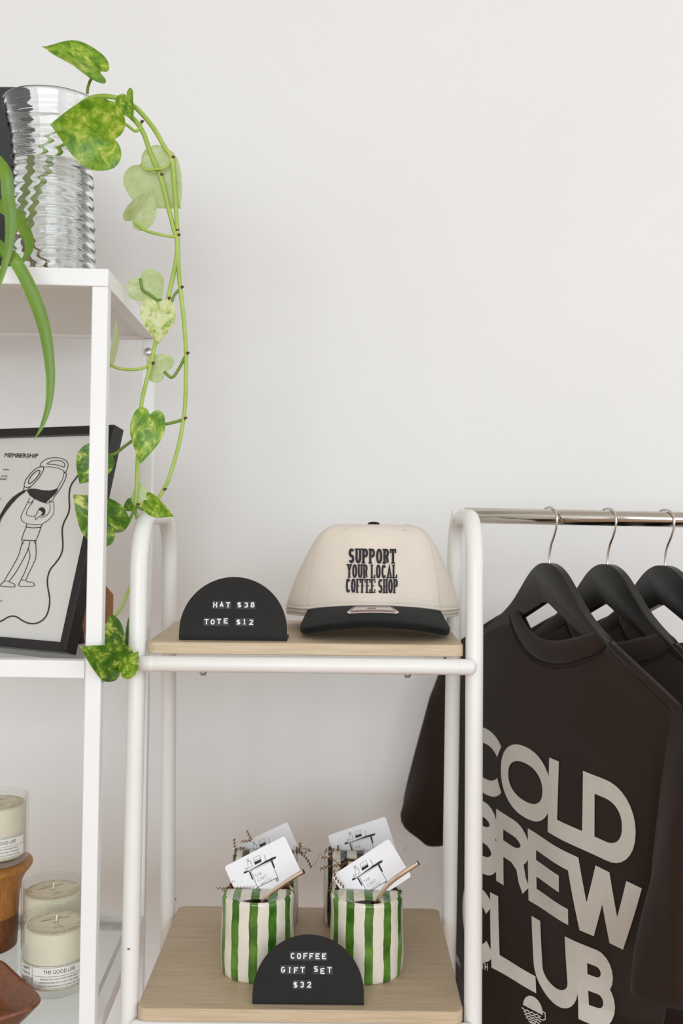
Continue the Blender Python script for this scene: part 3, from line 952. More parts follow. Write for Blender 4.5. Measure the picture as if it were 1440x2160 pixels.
# ================================================================== FRAMED PRINT
BR = PZ(138, 1376, GM)
BLd = (PZ(0, 1363, GM) - BR).normalized()          # along the bottom edge, to the left
BLd.z = 0
BLd.normalize()
back = Vector((-BLd.y, BLd.x, 0))
if back.y < 0:
    back = -back
LEAN = math.radians(17)
up = (Z * math.cos(LEAN) + back * math.sin(LEAN)).normalized()
ex = -BLd                                           # picture right
fn = ex.cross(up)                                   # normal
if fn.y > 0:
    fn = -fn
FW, FH, FT, FD = .232, .309, .0125, .021
frame = thing('framed_print', 'black framed membership print of a man holding up a coffee pot, leaning on glass shelf', 'picture frame', BR)
org = BR - ex * FW                                  # bottom-left corner of the front face
def fr_pt(x, y, n=0.0):
    return org + ex * x + up * y + fn * n
def fbar(pts):
    V = [fr_pt(x, y, 0) for x, y in pts] + [fr_pt(x, y, -FD) for x, y in pts]
    return bevel_vf((V, [(0, 1, 2, 3), (7, 6, 5, 4), (0, 4, 5, 1), (1, 5, 6, 2), (2, 6, 7, 3), (3, 7, 4, 0)]), .0009, 2)
for q in ([(0, 0), (FW, 0), (FW - FT, FT), (FT, FT)], [(0, FH), (FT, FH - FT), (FW - FT, FH - FT), (FW, FH)], [(0, 0), (FT, FT), (FT, FH - FT), (0, FH)], [(FW, 0), (FW, FH), (FW - FT, FH - FT), (FW - FT, FT)]):
    obj('frame_bar', fbar(q), M['frame'], frame, False, True)
pn = -.007
sheet = obj('print_sheet', ([fr_pt(FT - .002, FT - .002, pn), fr_pt(FW - FT + .002, FT - .002, pn), fr_pt(FW - FT + .002, FH - FT + .002, pn), fr_pt(FT - .002, FH - FT + .002, pn)], [(0, 1, 2, 3)]), M['paper'], frame, False, True)
obj('backing', join(extrude_poly([(FT, FT), (FW - FT, FT), (FW - FT, FH - FT), (FT, FH - FT)], org, ex, up, fn, -.018, -.012)), M['kraft'], frame, False, True)
po = fr_pt(0, 0, pn + .0005)
def dr(x, y):                                        # drawing coordinates measured on the photograph, laid on the sheet
    q = on_plane(x / 4.154, 880 + y / 4.154, po, fn)
    return q
def clipx(p):
    return [(x, y) for x, y in p]
LINES = [
    ([(0, 130), (15, 135), (30, 122)], 5), ([(130, 120), (160, 143), (205, 152), (260, 145), (310, 118)], 5),
    ([(455, 118), (490, 140), (535, 149), (585, 138), (625, 115)], 5), ([(720, 115), (745, 132), (790, 138), (840, 122)], 5),
    ([(690, 500), (668, 530), (625, 590), (608, 650), (605, 720), (608, 790), (595, 850), (565, 910), (546, 970), (545, 1030), (550, 1100), (545, 1170), (520, 1230), (480, 1285), (440, 1335), (418, 1400), (415, 1460), (425, 1530), (435, 1590), (430, 1660), (410, 1730), (370, 1780), (310, 1808), (250, 1805), (200, 1785), (150, 1752), (110, 1743), (70, 1752), (0, 1790), (-90, 1800), (-200, 1750)], 10),
    ([(348, 430), (365, 395), (405, 368), (460, 355), (520, 358), (570, 375), (594, 405), (592, 440), (575, 478), (562, 482)], 5),
    ([(412, 408), (450, 385), (500, 380), (545, 388), (566, 412), (560, 436), (530, 428), (480, 415), (430, 412), (412, 408)], 5),
    ([(348, 430), (385, 437), (430, 435), (490, 442), (540, 460), (560, 482), (548, 540), (520, 590), (495, 630)], 4),
    ([(580, 490), (575, 530), (545, 595), (510, 650), (480, 690), (465, 715)], 5), ([(562, 482), (580, 490)], 5),
    ([(378, 432), (380, 460), (355, 510), (315, 560), (270, 605), (235, 616), (213, 605), (215, 570), (245, 520), (290, 470), (335, 440), (378, 432)], 5),
    ([(345, 465), (348, 485), (320, 530), (285, 565), (255, 583), (248, 570), (262, 530), (295, 490), (330, 467), (345, 465)], 6),
    ([(213, 605), (205, 640)], 5), ([(270, 608), (238, 636)], 5),
    ([(262, 705), (240, 748), (215, 800), (190, 850), (182, 885), (200, 915), (235, 933)], 4), ([(290, 735), (275, 760), (245, 800), (230, 845), (245, 862), (305, 870)], 4),
    ([(238, 745), (270, 752), (300, 715)], 4), ([(470, 740), (472, 790), (468, 840), (440, 885), (395, 920), (368, 935)], 4),
    ([(435, 745), (438, 800), (425, 840), (390, 870), (350, 877)], 4), ([(405, 757), (430, 745), (470, 738)], 4), ([(425, 712), (438, 745), (470, 712)], 4),
    ([(335, 812), (325, 835), (318, 850), (308, 872), (310, 897), (330, 880), (345, 868), (355, 858)], 4), ([(325, 835), (338, 838)], 3),
    ([(235, 933), (300, 943), (368, 938)], 4), ([(228, 962), (290, 970), (355, 965)], 6), ([(235, 933), (225, 970), (205, 1020), (187, 1075)], 5),
    ([(368, 938), (352, 980), (335, 1030), (315, 1080)], 5), ([(187, 1075), (250, 1080), (315, 1080)], 6),
    ([(195, 1085), (185, 1130), (160, 1215), (110, 1310), (65, 1385), (35, 1435)], 5), ([(262, 1090), (250, 1140), (235, 1180), (190, 1270), (130, 1370), (80, 1437)], 5),
    ([(35, 1435), (80, 1438)], 4), ([(250, 1155), (262, 1210), (255, 1250), (220, 1350), (185, 1422)], 5), ([(310, 1080), (315, 1150), (312, 1230), (285, 1300), (250, 1370), (225, 1428)], 5),
    ([(183, 1424), (225, 1428)], 4), ([(210, 1085), (195, 1115)], 4), ([(298, 1085), (312, 1115)], 4),
    ([(35, 1437), (5, 1478), (120, 1487), (130, 1470), (115, 1457), (85, 1447), (80, 1438)], 5), ([(183, 1424), (168, 1478), (290, 1480), (297, 1460), (285, 1447), (240, 1442), (225, 1430)], 5),
]
dv = []
for pts, w in LINES:
    sm = pts if len(pts) < 4 else [(p.x, p.y) for p in catmull([Vector((x, y, 0)) for x, y in pts], 5)]
    dv.append(stroke(sm, w * 1.3, dr))
for poly in ([(235, 640), (270, 625), (320, 628), (380, 640), (440, 642), (490, 628), (510, 625), (490, 665), (455, 700), (425, 725), (400, 755), (350, 740), (300, 715), (262, 690), (240, 655)],
             [(335, 812), (345, 795), (370, 788), (392, 800), (398, 825), (392, 850), (375, 865), (355, 858), (372, 840), (360, 822)]):
    dv.append(fill(poly, dr))
lo = [(205, 640), (160, 665), (110, 700), (60, 755), (20, 820), (-20, 890), (-70, 1000), (-90, 1100)]
hi = [(240, 635), (215, 660), (160, 700), (100, 765), (50, 830), (10, 895), (-35, 1005), (-45, 1100)]
dv.append(([dr(*p) for p in lo] + [dr(*p) for p in hi], [(i, i + 1, len(lo) + i + 1, len(lo) + i) for i in range(len(lo) - 1)]))
obj('line_drawing', join(*dv), M['ink'], sheet, False, True)
tv = []
for s, xe, yb, size in (('MEMBERSHIP', 328, 356, 52), ('EVERY', 78, 466, 19), ('(TOTE)', 64, 524, 19), ('MEMBER', 58, 550, 19), ('2', 8, 722, 22), ('Y', 2, 940, 20), ('T', 16, 1622, 28)):
    vf = text_vf(s, size * 1.0, 'RIGHT', 0.25, 0.0)
    g_ = lambda x, y, xe=xe, yb=yb: dr(xe + x, yb - y + x * .02)
    q_ = size * .022
    obj('lettering', join(*[mapped(vf, lambda x, y, o=o: g_(x + o[0], y + o[1])) for o in ((-q_, 0), (q_, 0), (0, q_), (0, -q_))]), M['ink'], sheet, False, True)
obj('picture_glass', extrude_poly([(FT - .001, FT - .001), (FW - FT + .001, FT - .001), (FW - FT + .001, FH - FT + .001), (FT - .001, FH - FT + .001)], org, ex, up, fn, -.0055, -.0038), M['picture_glass'], frame, False, True)
la = fr_pt(FW * .86, .1, -.0195)
lb = PZ(172, 1362, GM) + Vector((0, 0, .003))
obj('easel_leg', tube([la, lb], .0045, 8), M['frame'], frame, False, True)
# kraft card standing behind the print
kb = thing('kraft_card', 'brown kraft card with clipped corners standing behind the framed print', 'card', PZ(195, 1333, GM))
kp = [PZ(146, 1333, GM), PZ(238, 1333, GM)]
ke = (kp[1] - kp[0])
kw = ke.length
ke.normalize()
obj('card_front', extrude_poly([(0, 0), (kw, 0), (kw - .0005, .055), (kw - .0125, .069), (.0125, .069), (0.0005, .055)], kp[0], ke, (Z + Y * .06).normalized(), Vector((0, -1, 0)), 0, .0018), M['kraft'], kb, False, True)
obj('card_back', extrude_poly([(.002, 0), (kw - .002, 0), (kw - .002, .05), (.002, .05)], kp[0], ke, (Z + Y * .06).normalized(), Vector((0, -1, 0)), -.004, -.002), M['kraft'], kb, False, True)

# ================================================================== CANDLES
CR, CH = .0427, .092
def jar(cx, cy, cz, label, full=True, rot=0.0):
    t = thing('jar_candle', label, 'candle', (cx, cy, cz), (0, 0, rot), 'soy candles in glass jars on the white shelf unit')
    outer = [(.0, .0), (CR - .006, 0), (CR - .002, .0015), (CR, .006), (CR, CH - .002), (CR - .0006, CH - .0004), (CR - .0016, CH), (CR - .0026, CH - .0006), (CR - .003, CH - .003), (CR - .003, .012), (CR - .005, .009), (.0, .009)]
    obj('glass_jar', lathe(outer, 56), M['jar_glass'], t, True, angle=.9)
    obj('wax', lathe([(.0, .0095), (CR - .0055, .0095), (CR - .0034, .0125), (CR - .0034, .079), (CR - .0050, .0797), (.0, .0797)], 48), M['wax'], t, True, angle=.6)
    cov = obj('dust_cover', lathe([(.0028, .0801), (CR - .0055, .0801), (CR - .0055, .0807), (.0028, .0807)], 48), M['cover'], t, False)
    obj('wick', tube([Vector((0, 0, .078)), Vector((.0004, 0, .086)), Vector((.0012, -.0004, .0905))], .0011, 6), M['wax'], t, True)
    ink = []
    for r0, s, size in ((.0335, 'CLEAN BURNING SOY WAX - TRIM WICK BEFORE EACH BURN - KEEP AWAY FROM DRAUGHTS - ', .0031), (.0295, 'HAND POURED IN SMALL BATCHES WITH ESSENTIAL FRAGRANCE OILS - NEVER LEAVE - ', .0026)):
        for k, ch in enumerate(s):
            if ch == ' ':
                continue
            a = -2 * PI * k / len(s)
            vf = text_vf(ch, size)
            ink.append(mapped(vf, lambda x, y, a=a, r0=r0: Vector(((r0 + y) * math.cos(a) + x * math.sin(a), (r0 + y) * math.sin(a) - x * math.cos(a), .0809))))
    for s, y0, size in (('CANDLE COMPANY', .010, .0042), ('SMALL BATCH', .0165, .003), ('7 OZ', -.0125, .0034), ('ORIGINAL', -.0185, .0034)):
        ink.append(mapped(text_vf(s, size), lambda x, y, y0=y0: Vector((x * 1.0 * math.cos(.35) - (y + y0) * math.sin(.35), x * math.sin(.35) + (y + y0) * math.cos(.35), .0809))))
    obj('cover_print', join(*ink), M['ink'], cov)
    # paper label wrapped round the front
    def lab(x, y, d=.0):                 # x metres along the arc from the label centre, y height
        a = -PI / 2 + x / CR
        rr = CR + .0004 + d
        return Vector((rr * math.cos(a), rr * math.sin(a), y))
    z0, z1, xa = .0145, .0425, .047
    n = 24
    V = [lab(-xa + 2 * xa * i / n, z) for i in range(n + 1) for z in (z0, z1)]
    F = [(2 * i, 2 * i + 2, 2 * i + 3, 2 * i + 1) for i in range(n)]
    L = obj('paper_label', (V, F), M['label'], t, True)
    ink = []
    e = .0002
    for line in ([(-xa + .001, z0 + .001), (xa - .001, z0 + .001)], [(-xa + .001, z1 - .001), (xa - .001, z1 - .001)], [(-.0235, z0 + .001), (-.0235, z1 - .001)], [(xa - .001, z0 + .001), (xa - .001, z1 - .001)], [(-.0235, .0305), (xa - .001, .0305)]):
        ink.append(stroke(line, .0004, lambda x, y: lab(x, y, e), .002))
    for s, xc, yb, size, xs in (('THE GOOD LIFE', .0115, .0338, .0068, .8), ('PREMIUM SOY WAX WITH HEMP WICK', .0115, .0262, .0030, .9), ('HANDCRAFTED WITH ONLY THE FINEST', .0115, .0219, .0030, .9), ('ESSENTIAL FRAGRANCE OILS IN SMALL BATCHES', .0115, .0176, .0030, .82)):
        ink.append(mapped(text_vf(s, size, 'CENTER', 0, 0.0, xs), lambda x, y, xc=xc, yb=yb: lab(xc + x, yb + y, e)))
    for k, s in enumerate(('HAPPY', 'PLACE', 'CANDLE', 'CO.')):
        ink.append(mapped(text_vf(s, .0058, 'LEFT', 0, .004, .85), lambda x, y, k=k: lab(-.0415 + x, .0358 - k * .0058 + y, e)))
    obj('label_print', join(*ink), M['ink'], L)
    return t
p = P(118.6, 1927, 1.279)
jar(p.x, 1.279, zr(GB), 'glass jar candle with white label standing on the glass pane beside the wooden dish', rot=.12)
p = P(112, 1870, 1.389)
jar(p.x, 1.389, zr(GB), 'glass jar candle standing on the glass pane behind another jar, beside the wooden stand', rot=.3)
SX = -.491
jar(-.477, 1.392, zr(GB) + .1196, 'glass jar candle raised on the turned wooden stand', rot=.22)
stand = thing('wooden_stand', 'round amber and dark brown turned wooden stand carrying a jar candle', 'stand', (SX, 1.392, zr(GB)))
obj('base', lathe([(.0, 0), (.040, 0), (.0425, .002), (.0435, .02), (.044, .047)], 44), M['brown_wood'], stand, True, angle=.7)
obj('bowl', lathe([(.044, .047), (.0452, .070), (.049, .092), (.055, .103), (.0610, .110), (.0628, .1135), (.0622, .1165), (.058, .1185), (.052, .1196), (.0, .1194)], 44), M['amber_wood'], stand, True, angle=.7)
# wooden dish at the front
dc = P(103, 2124, 1.178)
dish = thing('wooden_dish', 'shallow dark brown wooden dish with rounded corners on the lower glass pane', 'dish', (dc.x, dc.y, zr(GB)))
e1 = Vector((-.64, .77, 0))
e2 = Vector((-.77, -.64, 0))
def rr_loop(inset, z, rad, L1=.165, L2=.105):
    pts = []
    a0, a1, b0, b1 = inset, L1 - inset, inset, L2 - inset
    for cx, cy, st in ((a0 + rad, b0 + rad, 180), (a1 - rad, b0 + rad, 270), (a1 - rad, b1 - rad, 0), (a0 + rad, b1 - rad, 90)):
        for k in range(7):
            a = math.radians(st + 90 * k / 6)
            pts.append((cx + rad * math.cos(a), cy + rad * math.sin(a)))
    return [e1 * x + e2 * y + Z * z for x, y in pts]
loops = [rr_loop(.024, 0, .012), rr_loop(.020, .002, .014), rr_loop(.008, .015, .024), rr_loop(.0, .025, .03), rr_loop(.0012, .0275, .03), rr_loop(.005, .0275, .027), rr_loop(.008, .024, .025), rr_loop(.018, .011, .02), rr_loop(.028, .006, .012)]
n = len(loops[0])
V = [q for l in loops for q in l]
F = [(i * n + k, i * n + (k + 1) % n, (i + 1) * n + (k + 1) % n, (i + 1) * n + k) for i in range(len(loops) - 1) for k in range(n)]
F += [tuple(range(n))[::-1], tuple((len(loops) - 1) * n + k for k in range(n))]
shift = Vector((.0005, 0, 0))
obj('dish_body', ([q + shift for q in V], F), M['tray_wood'], dish, True, angle=.8)

# ================================================================== LETTER SIGNS
def sign(label, cx, y, ztop, rows, lean=12.0):
    W, Hh = .132, .0755
    t = thing('letter_sign', label, 'sign', (cx, y, zr(ztop)))
    R = W / 2
    pts = [(-R, 0), (R, 0)] + [(R * math.cos(a), (Hh - R) + R * math.sin(a)) for a in [PI * k / 40 for k in range(41)]]
    al = math.radians(lean)
    up_ = Vector((0, math.sin(al), math.cos(al)))
    nn = Vector((0, -math.cos(al), math.sin(al)))
    o0 = Vector((0, .0012, .0032))
    obj('front_plate', extrude_poly(pts, o0, X, up_, nn, -.0022, 0), M['black_metal'], t)
    fold = []
    m = 9
    V, F = [], []
    for k in range(m):
        a = math.radians(-100 + k * (112 + lean) / (m - 1)) if False else math.radians(180 - lean + k * (90 + lean) / (m - 1))
        for r in (.0032, .0006):
            for sx in (-R, R):
                V.append(Vector((sx, .0040 + r * math.cos(a), .0034 - r * math.sin(a) * 1.0)))
    for k in range(m - 1):
        b = k * 4
        F += [(b, b + 1, b + 5, b + 4), (b + 2, b + 6, b + 7, b + 3), (b, b + 4, b + 6, b + 2), (b + 1, b + 3, b + 7, b + 5)]
    obj('rolled_edge', (V, F), M['black_metal'], t, True, angle=.6)
    obj('foot_plate', box(-R, R, .0035, .05, .0002, .0024), M['black_metal'], t)
    for row in rows:
        for ch, x, yy, dy in row:
            tw, th = .0074, .0100
            tile = obj('letter_tile', extrude_poly([(x - tw / 2, yy - th / 2), (x + tw / 2, yy - th / 2), (x + tw / 2, yy + th / 2), (x - tw / 2, yy + th / 2)], o0, X, up_, nn, 0, .0006), M['tile'], t)
            lw, lh = .0049, .0065
            if ch in 'I1':
                lw = .0042
            f = lambda a, b: o0 + X * (x - lw / 2 + a) + up_ * (yy - lh / 2 + dy + b) + nn * .0009
            obj('letter', letter(ch, 0, 0, lw, lh, .00125, f), M['letter'], tile)
    return t
def srow(items, px0, py0, sc, kx=1.0, ky=1.0):
    return [(ch, (px - px0) * sc * kx, (py0 - py) * sc * ky, d * sc) for ch, px, py, d in items]
sc = .132 / 227.0
r1 = srow([(c, 360 + x / 5.54, 1210 + 398 / 5.54, d) for c, x, d in (('H', 505, 0), ('A', 580, .8), ('T', 656, .3), ('$', 787, .6), ('3', 867, .4), ('8', 942, .9))], 490.5, 1351.5, sc)
r2 = srow([(c, 360 + x / 5.54, 1210 + 598 / 5.54, d) for c, x, d in (('T', 410, .3), ('O', 483, 0), ('T', 556, 1.4), ('E', 634, 2.6), ('$', 783, .3), ('1', 853, .8), ('2', 932, .3))], 490.5, 1351.5, sc)
p = P(490.5, 1352, 1.2164)
sign('black half-round letter sign reading HAT $38 TOTE $12 beside the cap', p.x, 1.2164, ZU, [r1, r2])
sc = .132 / 237.0
r1 = srow([(c, x, 2021, d) for c, x, d in (('C', 615, .3), ('O', 628.5, 0), ('F', 642, .5), ('F', 655, .2), ('E', 668, 0), ('E', 682, 0))], 649.5, 2122, sc, 1, .92)
r2 = srow([(c, x, 2051, d) for c, x, d in (('G', 595, 0), ('I', 609, -.3), ('F', 622.5, -.8), ('T', 636.5, 0), ('S', 665, 2.2), ('E', 679, -1.8), ('T', 694, 0.4))], 649.5, 2122, sc, 1, .92)
r3 = srow([(c, x, 2083, d) for c, x, d in (('$', 622, -.3), ('3', 636, .3), ('2', 651, .3))], 649.5, 2122, sc, 1, .92)
p = P(649.5, 2122, 1.176)
sign('black half-round letter sign reading COFFEE GIFT SET $32 in front of the mugs', p.x, 1.176, ZL, [r1, r2, r3])

# ================================================================== STACK OF CAPS
CX, CY, CA, CB = .0445, 1.372, .1195, .086
PHI = math.radians(47.5)
def zbase(phi):
    a = abs((phi + PI) % (2 * PI) - PI)
    if a < PHI:
        return -.1205 - .0085 * (a / PHI) ** 2
    q = min(1, (a - PHI) / (PI - PHI))
    return -.129 - .006 * q
def crown(phi, psi):
    """phi 0 = front, psi 0 = bottom edge .. 1 = button"""
    a = abs((phi + PI) % (2 * PI) - PI)
    k = max(0.0, min(1, (a - math.radians(40)) / math.radians(50)))
    k = k * k * (3 - 2 * k)
    p = .21 + .31 * k
    lean = .06 + .19 * k
    s, c = math.sin(psi * PI / 2), math.cos(psi * PI / 2)
    zz = s ** .9 if s > 0 else 0
    r = max(c, 0) ** p * (1 - lean * zz)
    zb = zbase(phi)
    ztop = -.0165
    pull = .014 * zz
    return Vector((CX + CA * r * math.sin(phi), CY - CB * r * math.cos(phi) - pull * (1 - k) * 0, zr(zb + (ztop - zb) * zz)))
def crown_at(x, z):
    """front surface point of the crown for a given x offset and height z (relative to eye)"""
    lo_, hi_ = 0.0, 0.97
    phi = math.asin(max(-.95, min(.95, x / CA)))
    for _ in range(24):
        m_ = (lo_ + hi_) / 2
        for _k in range(5):
            w_ = crown(phi, m_)
            rr = (w_.x - CX) / (CA * math.sin(phi)) if abs(phi) > 1e-4 else 1
            phi = math.asin(max(-.97, min(.97, x / (CA * max(rr, .2)))))
        if crown(phi, m_).z - EYE < z:
            lo_ = m_
        else:
            hi_ = m_
    return crown(phi, (lo_ + hi_) / 2)
def bill(u, w):
    ph = u * PHI
    b = crown(ph, 0.0)
    su, cu = math.sin(u * PI / 2), math.cos(u * PI / 2)
    x = CX + .0965 * math.copysign(abs(su) ** .72, su)
    y = 1.287 - .073 * max(cu, 0) ** .62
    z = -.1325 - .0145 * (abs(x - CX) / .0965) ** 2.1
    o = Vector((x, y, zr(z)))
    q = b.lerp(o, w)
    q.z += .0035 * math.sin(PI * w) * (1 - abs(u) ** 2)
    return q
def make_cap(off, yoff, label, detail):
    d = Vector((0, yoff, off))
    t = thing('baseball_cap', label, 'cap', Vector((CX, CY, zr(ZU))) + d * 0, (0, 0, 0), 'stack of cream and black caps on the oak shelf')
    NP, NS = 96, 26
    V = [crown(2 * PI * k / NP, (j / NS) ** 1.0 * .985) + d for j in range(NS + 1) for k in range(NP)]
    F = [(j * NP + k, j * NP + (k + 1) % NP, (j + 1) * NP + (k + 1) % NP, (j + 1) * NP + k) for j in range(NS) for k in range(NP)]
    F.append(tuple(NS * NP + k for k in range(NP)))
    o = obj('crown', (V, F), M['cap_cream'], t, True, True)
    md = o.modifiers.new('cloth', 'SOLIDIFY')
    md.thickness = .0016
    md.offset = -1
    NU, NW = 44, 10
    V = [bill(-1 + 2 * i / NU, j / NW) + Vector((0, yoff * (1 - .15 * j / NW), off * (1 - .36 * j / NW))) for i in range(NU + 1) for j in range(NW + 1)]
    F = [(i * (NW + 1) + j, i * (NW + 1) + j + 1, (i + 1) * (NW + 1) + j + 1, (i + 1) * (NW + 1) + j) for i in range(NU) for j in range(NW)]
    o = obj('bill', (V, F), M['cap_black'], t, True, True)
    md = o.modifiers.new('board', 'SOLIDIFY')
    md.thickness = .0034
    md.offset = -1 
    bv = o.modifiers.new('edge', 'BEVEL')
    bv.width = .0011
    bv.segments = 2
    bv.limit_method = 'ANGLE'
    # sweatband hem round the crown
    hem = [crown(2 * PI * k / NP, .004) + d + Vector((0, 0, .0002)) for k in range(NP + 1)]
    obj('hem', tube(hem, .0013, 6, False), M['cap_cream'], t, True, True)
    top = crown(0, 1.0) + d
    obj('button', lathe([(.0082, -.001), (.0086, .0012), (.0072, .0033), (.004, .0044), (.0, .0047)], 22, c=(CX, CY, zr(-.0175) + off)), M['cap_black'], t, True, True)
    if not detail:
        return t
    for sg in (-1, 1):
        pts = []
        for j in range(40):
            q = .02 + .95 * j / 39
            a = sg * math.radians(44.0 + 3.0 * (1 - q))
            pts.append(crown(a, q) + d + Vector((0, -.0003, .0002)))
        obj('panel_seam', tube(pts, .00055, 5), M['stitch'], t, True, True)
        pts = [p_ + Vector((sg * -.0035, -.0006, 0)) for p_ in pts]
    # hem stitches
    for k in range(-22, 23):
        a = k / 22 * PHI * .97
        c0 = crown(a - .008, .05) + d
        c1 = crown(a + .008, .05) + d
        nrm = Vector((math.sin(a), -math.cos(a), 0)) * .0004
        obj('stitch', tube([c0 + nrm, c1 + nrm], .00032, 4), M['stitch'], t, False, True)
    for px, py in ((727, 1119), (849, 1119)):
        c = crown_at((px - 788) / FPX * 1.31, -(py - 1081) / FPX * 1.30) + d
        pts = [c + Vector((.0028 * math.cos(a), -.0002 - .0008 * math.sin(a), .0018 * math.sin(a))) for a in [2 * PI * k / 14 for k in range(15)]]
        obj('eyelet', tube(pts, .0008, 6, False), M['cap_cream'], t, True, True)
    # embroidery
    def emb(x, y):
        c = crown_at(x, y)
        return c + d + Vector((math.sin(x / CA) * .0012, -.0012, .0))
    k = 1.293 / FPX
    lines = (('SUPPORT', 732, 833, 1157.5, 1188.5), ('YOUR LOCAL', 729, 834.5, 1190.5, 1219), ('COFFEE SHOP', 727, 836.5, 1220.5, 1250))
    wd = {'I': .45, 'L': .95, 'F': .95, 'E': .98, ' ': .45, 'S': .98, 'C': 1.02, 'O': 1.05, 'A': 1.1}
    e = t
    for s, xa, xb, ya, yb in lines:
        tot = sum(wd.get(c, 1.0) for c in s)
        ux = (xb - xa) / tot
        x = xa
        for c in s:
            w = wd.get(c, 1.0) * ux
            if c != ' ':
                ym = 1080 + 0
                x0 = (x - 788.5 + .0) * k
                hh = (yb - ya) * k
                z0 = -(yb - 1080.7) * k
                o = obj('embroidered_letter', letter(c, x0 + .9 * k, z0, w * k * .84, hh, ux * k * .33, emb, .0, True, ux * k * .18), M['thread'], t, False, True)
                md = o.modifiers.new('thread', 'SOLIDIFY')
                md.thickness = .0011
                md.offset = 0
            x += w
    # sticker on the bill
    def stk(pts, h):
        return [bill(a, b) + d + Vector((0, -.0002, h)) for a, b in pts]
    def patch(u0, u1, w0, w1, h, m, rad=0.0, n_=10):
        V, F = [], []
        nw = 6
        for i in range(n_ + 1):
            for j in range(nw + 1):
                uu = u0 + (u1 - u0) * i / n_
                ww = w0 + (w1 - w0) * j / nw
                if rad and i in (0, n_) and j in (0, nw):
                    uu += (u1 - u0) * .03 * (1 if i == 0 else -1)
                    ww += (w1 - w0) * .09 * (1 if j == 0 else -1)
                V.append(bill(uu, ww) + d + Vector((0, -.0001, h)))
        for i in range(n_):
            for j in range(nw):
                F.append((i * (nw + 1) + j, (i + 1) * (nw + 1) + j, (i + 1) * (nw + 1) + j + 1, i * (nw + 1) + j + 1))
        return V, F
    stc = obj('sticker', patch(-.235, .175, .10, .66, .0006, M['sticker'], .1), M['sticker'], t, True, True)
    obj('sticker_print', join(patch(-.195, .135, .17, .26, .0009, None), patch(-.195, .135, .50, .60, .0009, None)), M['sticker_red'], stc, True, True)
    obj('sticker_print', join(patch(-.06, .0, .35, .41, .0009, None, 0, 4), patch(-.225, -.207, .22, .5, .0009, None, 0, 2), patch(.15, .164, .22, .5, .0009, None, 0, 2)), M['sticker_grey'], stc, True, True)
    return t
make_cap(-.0103, .012, 'cream cap with black bill at the bottom of the stack', False)
make_cap(-.0052, .006, 'cream cap with black bill in the middle of the stack', False)
make_cap(0.0, 0.0, 'cream cap with black bill and SUPPORT YOUR LOCAL COFFEE SHOP embroidery, topmost of its stack', True)

# ================================================================== GIFT MUGS
MR, MH = .0468, .0996
def make_mug(cx, cy, mk, label, phase):
    t = thing('striped_mug', label, 'mug', (cx, cy, zr(ZL)), (0, 0, 0), 'striped gift mugs on the lower oak shelf')
    NA = 144
    wob = lambda a, z: .0005 * math.sin(3 * a + 40 * z + phase) + .0004 * math.sin(5 * a + 90 * z) + .0006 * math.sin(60 * z + phase)
    prof = [(MR - .003, .0), (MR - .0012, .0008), (MR, .004)] + [(MR, .004 + (MH - .008) * i / 18) for i in range(1, 19)] + [(MR - .0006, MH - .0022), (MR - .0018, MH - .0006), (MR - .0032, MH), (MR - .0046, MH - .0012)]
    V, F, UV = [], [], []
    for r, z in prof:
        for k in range(NA + 1):
            a = 2 * PI * k / NA + PI / 2          # seam at the back
            rr = r + (wob(a, z) if z > .002 else 0)
            V.append((rr * math.cos(a), rr * math.sin(a), z))
            UV.append(((a + PI / 2) / (2 * PI) + 2 + phase, z * 10))
    W = NA + 1
    for j in range(len(prof) - 1):
        for k in range(NA):
            F.append((j * W + k, j * W + k + 1, (j + 1) * W + k + 1, (j + 1) * W + k))
    obj('mug_body', (V, F), M[mk], t, True, False, UV)
    obj('mug_interior', lathe([(MR - .0044, MH - .0012), (MR - .005, MH - .004), (MR - .005, .008), (MR - .010, .006), (.0, .006)], 60), M['mug_in'], t, True, angle=.9)
    obj('mug_base', lathe([(.0, .0), (MR - .003, .0), (MR - .0045, .004), (.0, .004)], 40), M['mug_in'], t, True, angle=.6)
    # half lid over the front with an oval opening close to the rim
    hx, hy, hc = .0165, .0092, -.0322
    V, F, UV = [], [], []
    nR, nA = 9, 64
    RO = MR - .0024
    import bisect
    # polar fan round the opening: from hole edge to half-disc edge
    def edge_pt(a):
        dx, dy = math.cos(a), math.sin(a)
        best = 1e9
        if dy > 1e-6:
            tt = (0.0 - hc) / dy
            if tt > 0 and abs(tt * dx) <= RO:
                best = tt
        A_, B_, C_ = 1.0, 2 * hc * dy, hc * hc - RO * RO
        tt = (-B_ + math.sqrt(B_ * B_ - 4 * C_)) / 2
        return (dx * min(best, tt), hc + dy * min(best, tt))
    for i in range(nR + 1):
        for k in range(nA):
            a = 2 * PI * (k + .5) / nA
            ox, oy = edge_pt(a)
            ix, iy = hx * math.cos(a), hc + hy * math.sin(a)
            q = i / nR
            x, y = ix + (ox - ix) * q, iy + (oy - iy) * q
            dip = -.0022 * (1 - q) ** 3
            V.append((x, y, MH - .0004 + dip + .0012 * (1 + y / RO)))
            UV.append((math.asin(max(-.999, min(.999, x / MR))) / (2 * PI) + 2 + phase, y * 10))
    for i in range(nR):
        for k in range(nA):
            k2 = (k + 1) % nA
            F.append((i * nA + k, (i + 1) * nA + k, (i + 1) * nA + k2, i * nA + k2))
    o = obj('half_lid', (V, F), M[mk], t, True, False, UV)
    md = o.modifiers.new('clay', 'SOLIDIFY')
    md.thickness = .0032
    md.offset = -1
    return t
GX1, GX2 = -.1012, .0378
GY, BY = 1.2747, 1.4225
BX1, BX2 = -.1035, .027
make_mug(GX1, GY, 'mug_green', 'green and cream striped mug holding a straw, farther from the hanging shirts', .025)
make_mug(GX2, GY, 'mug_green', 'green and cream striped mug holding a straw, nearer the hanging shirts', .012)
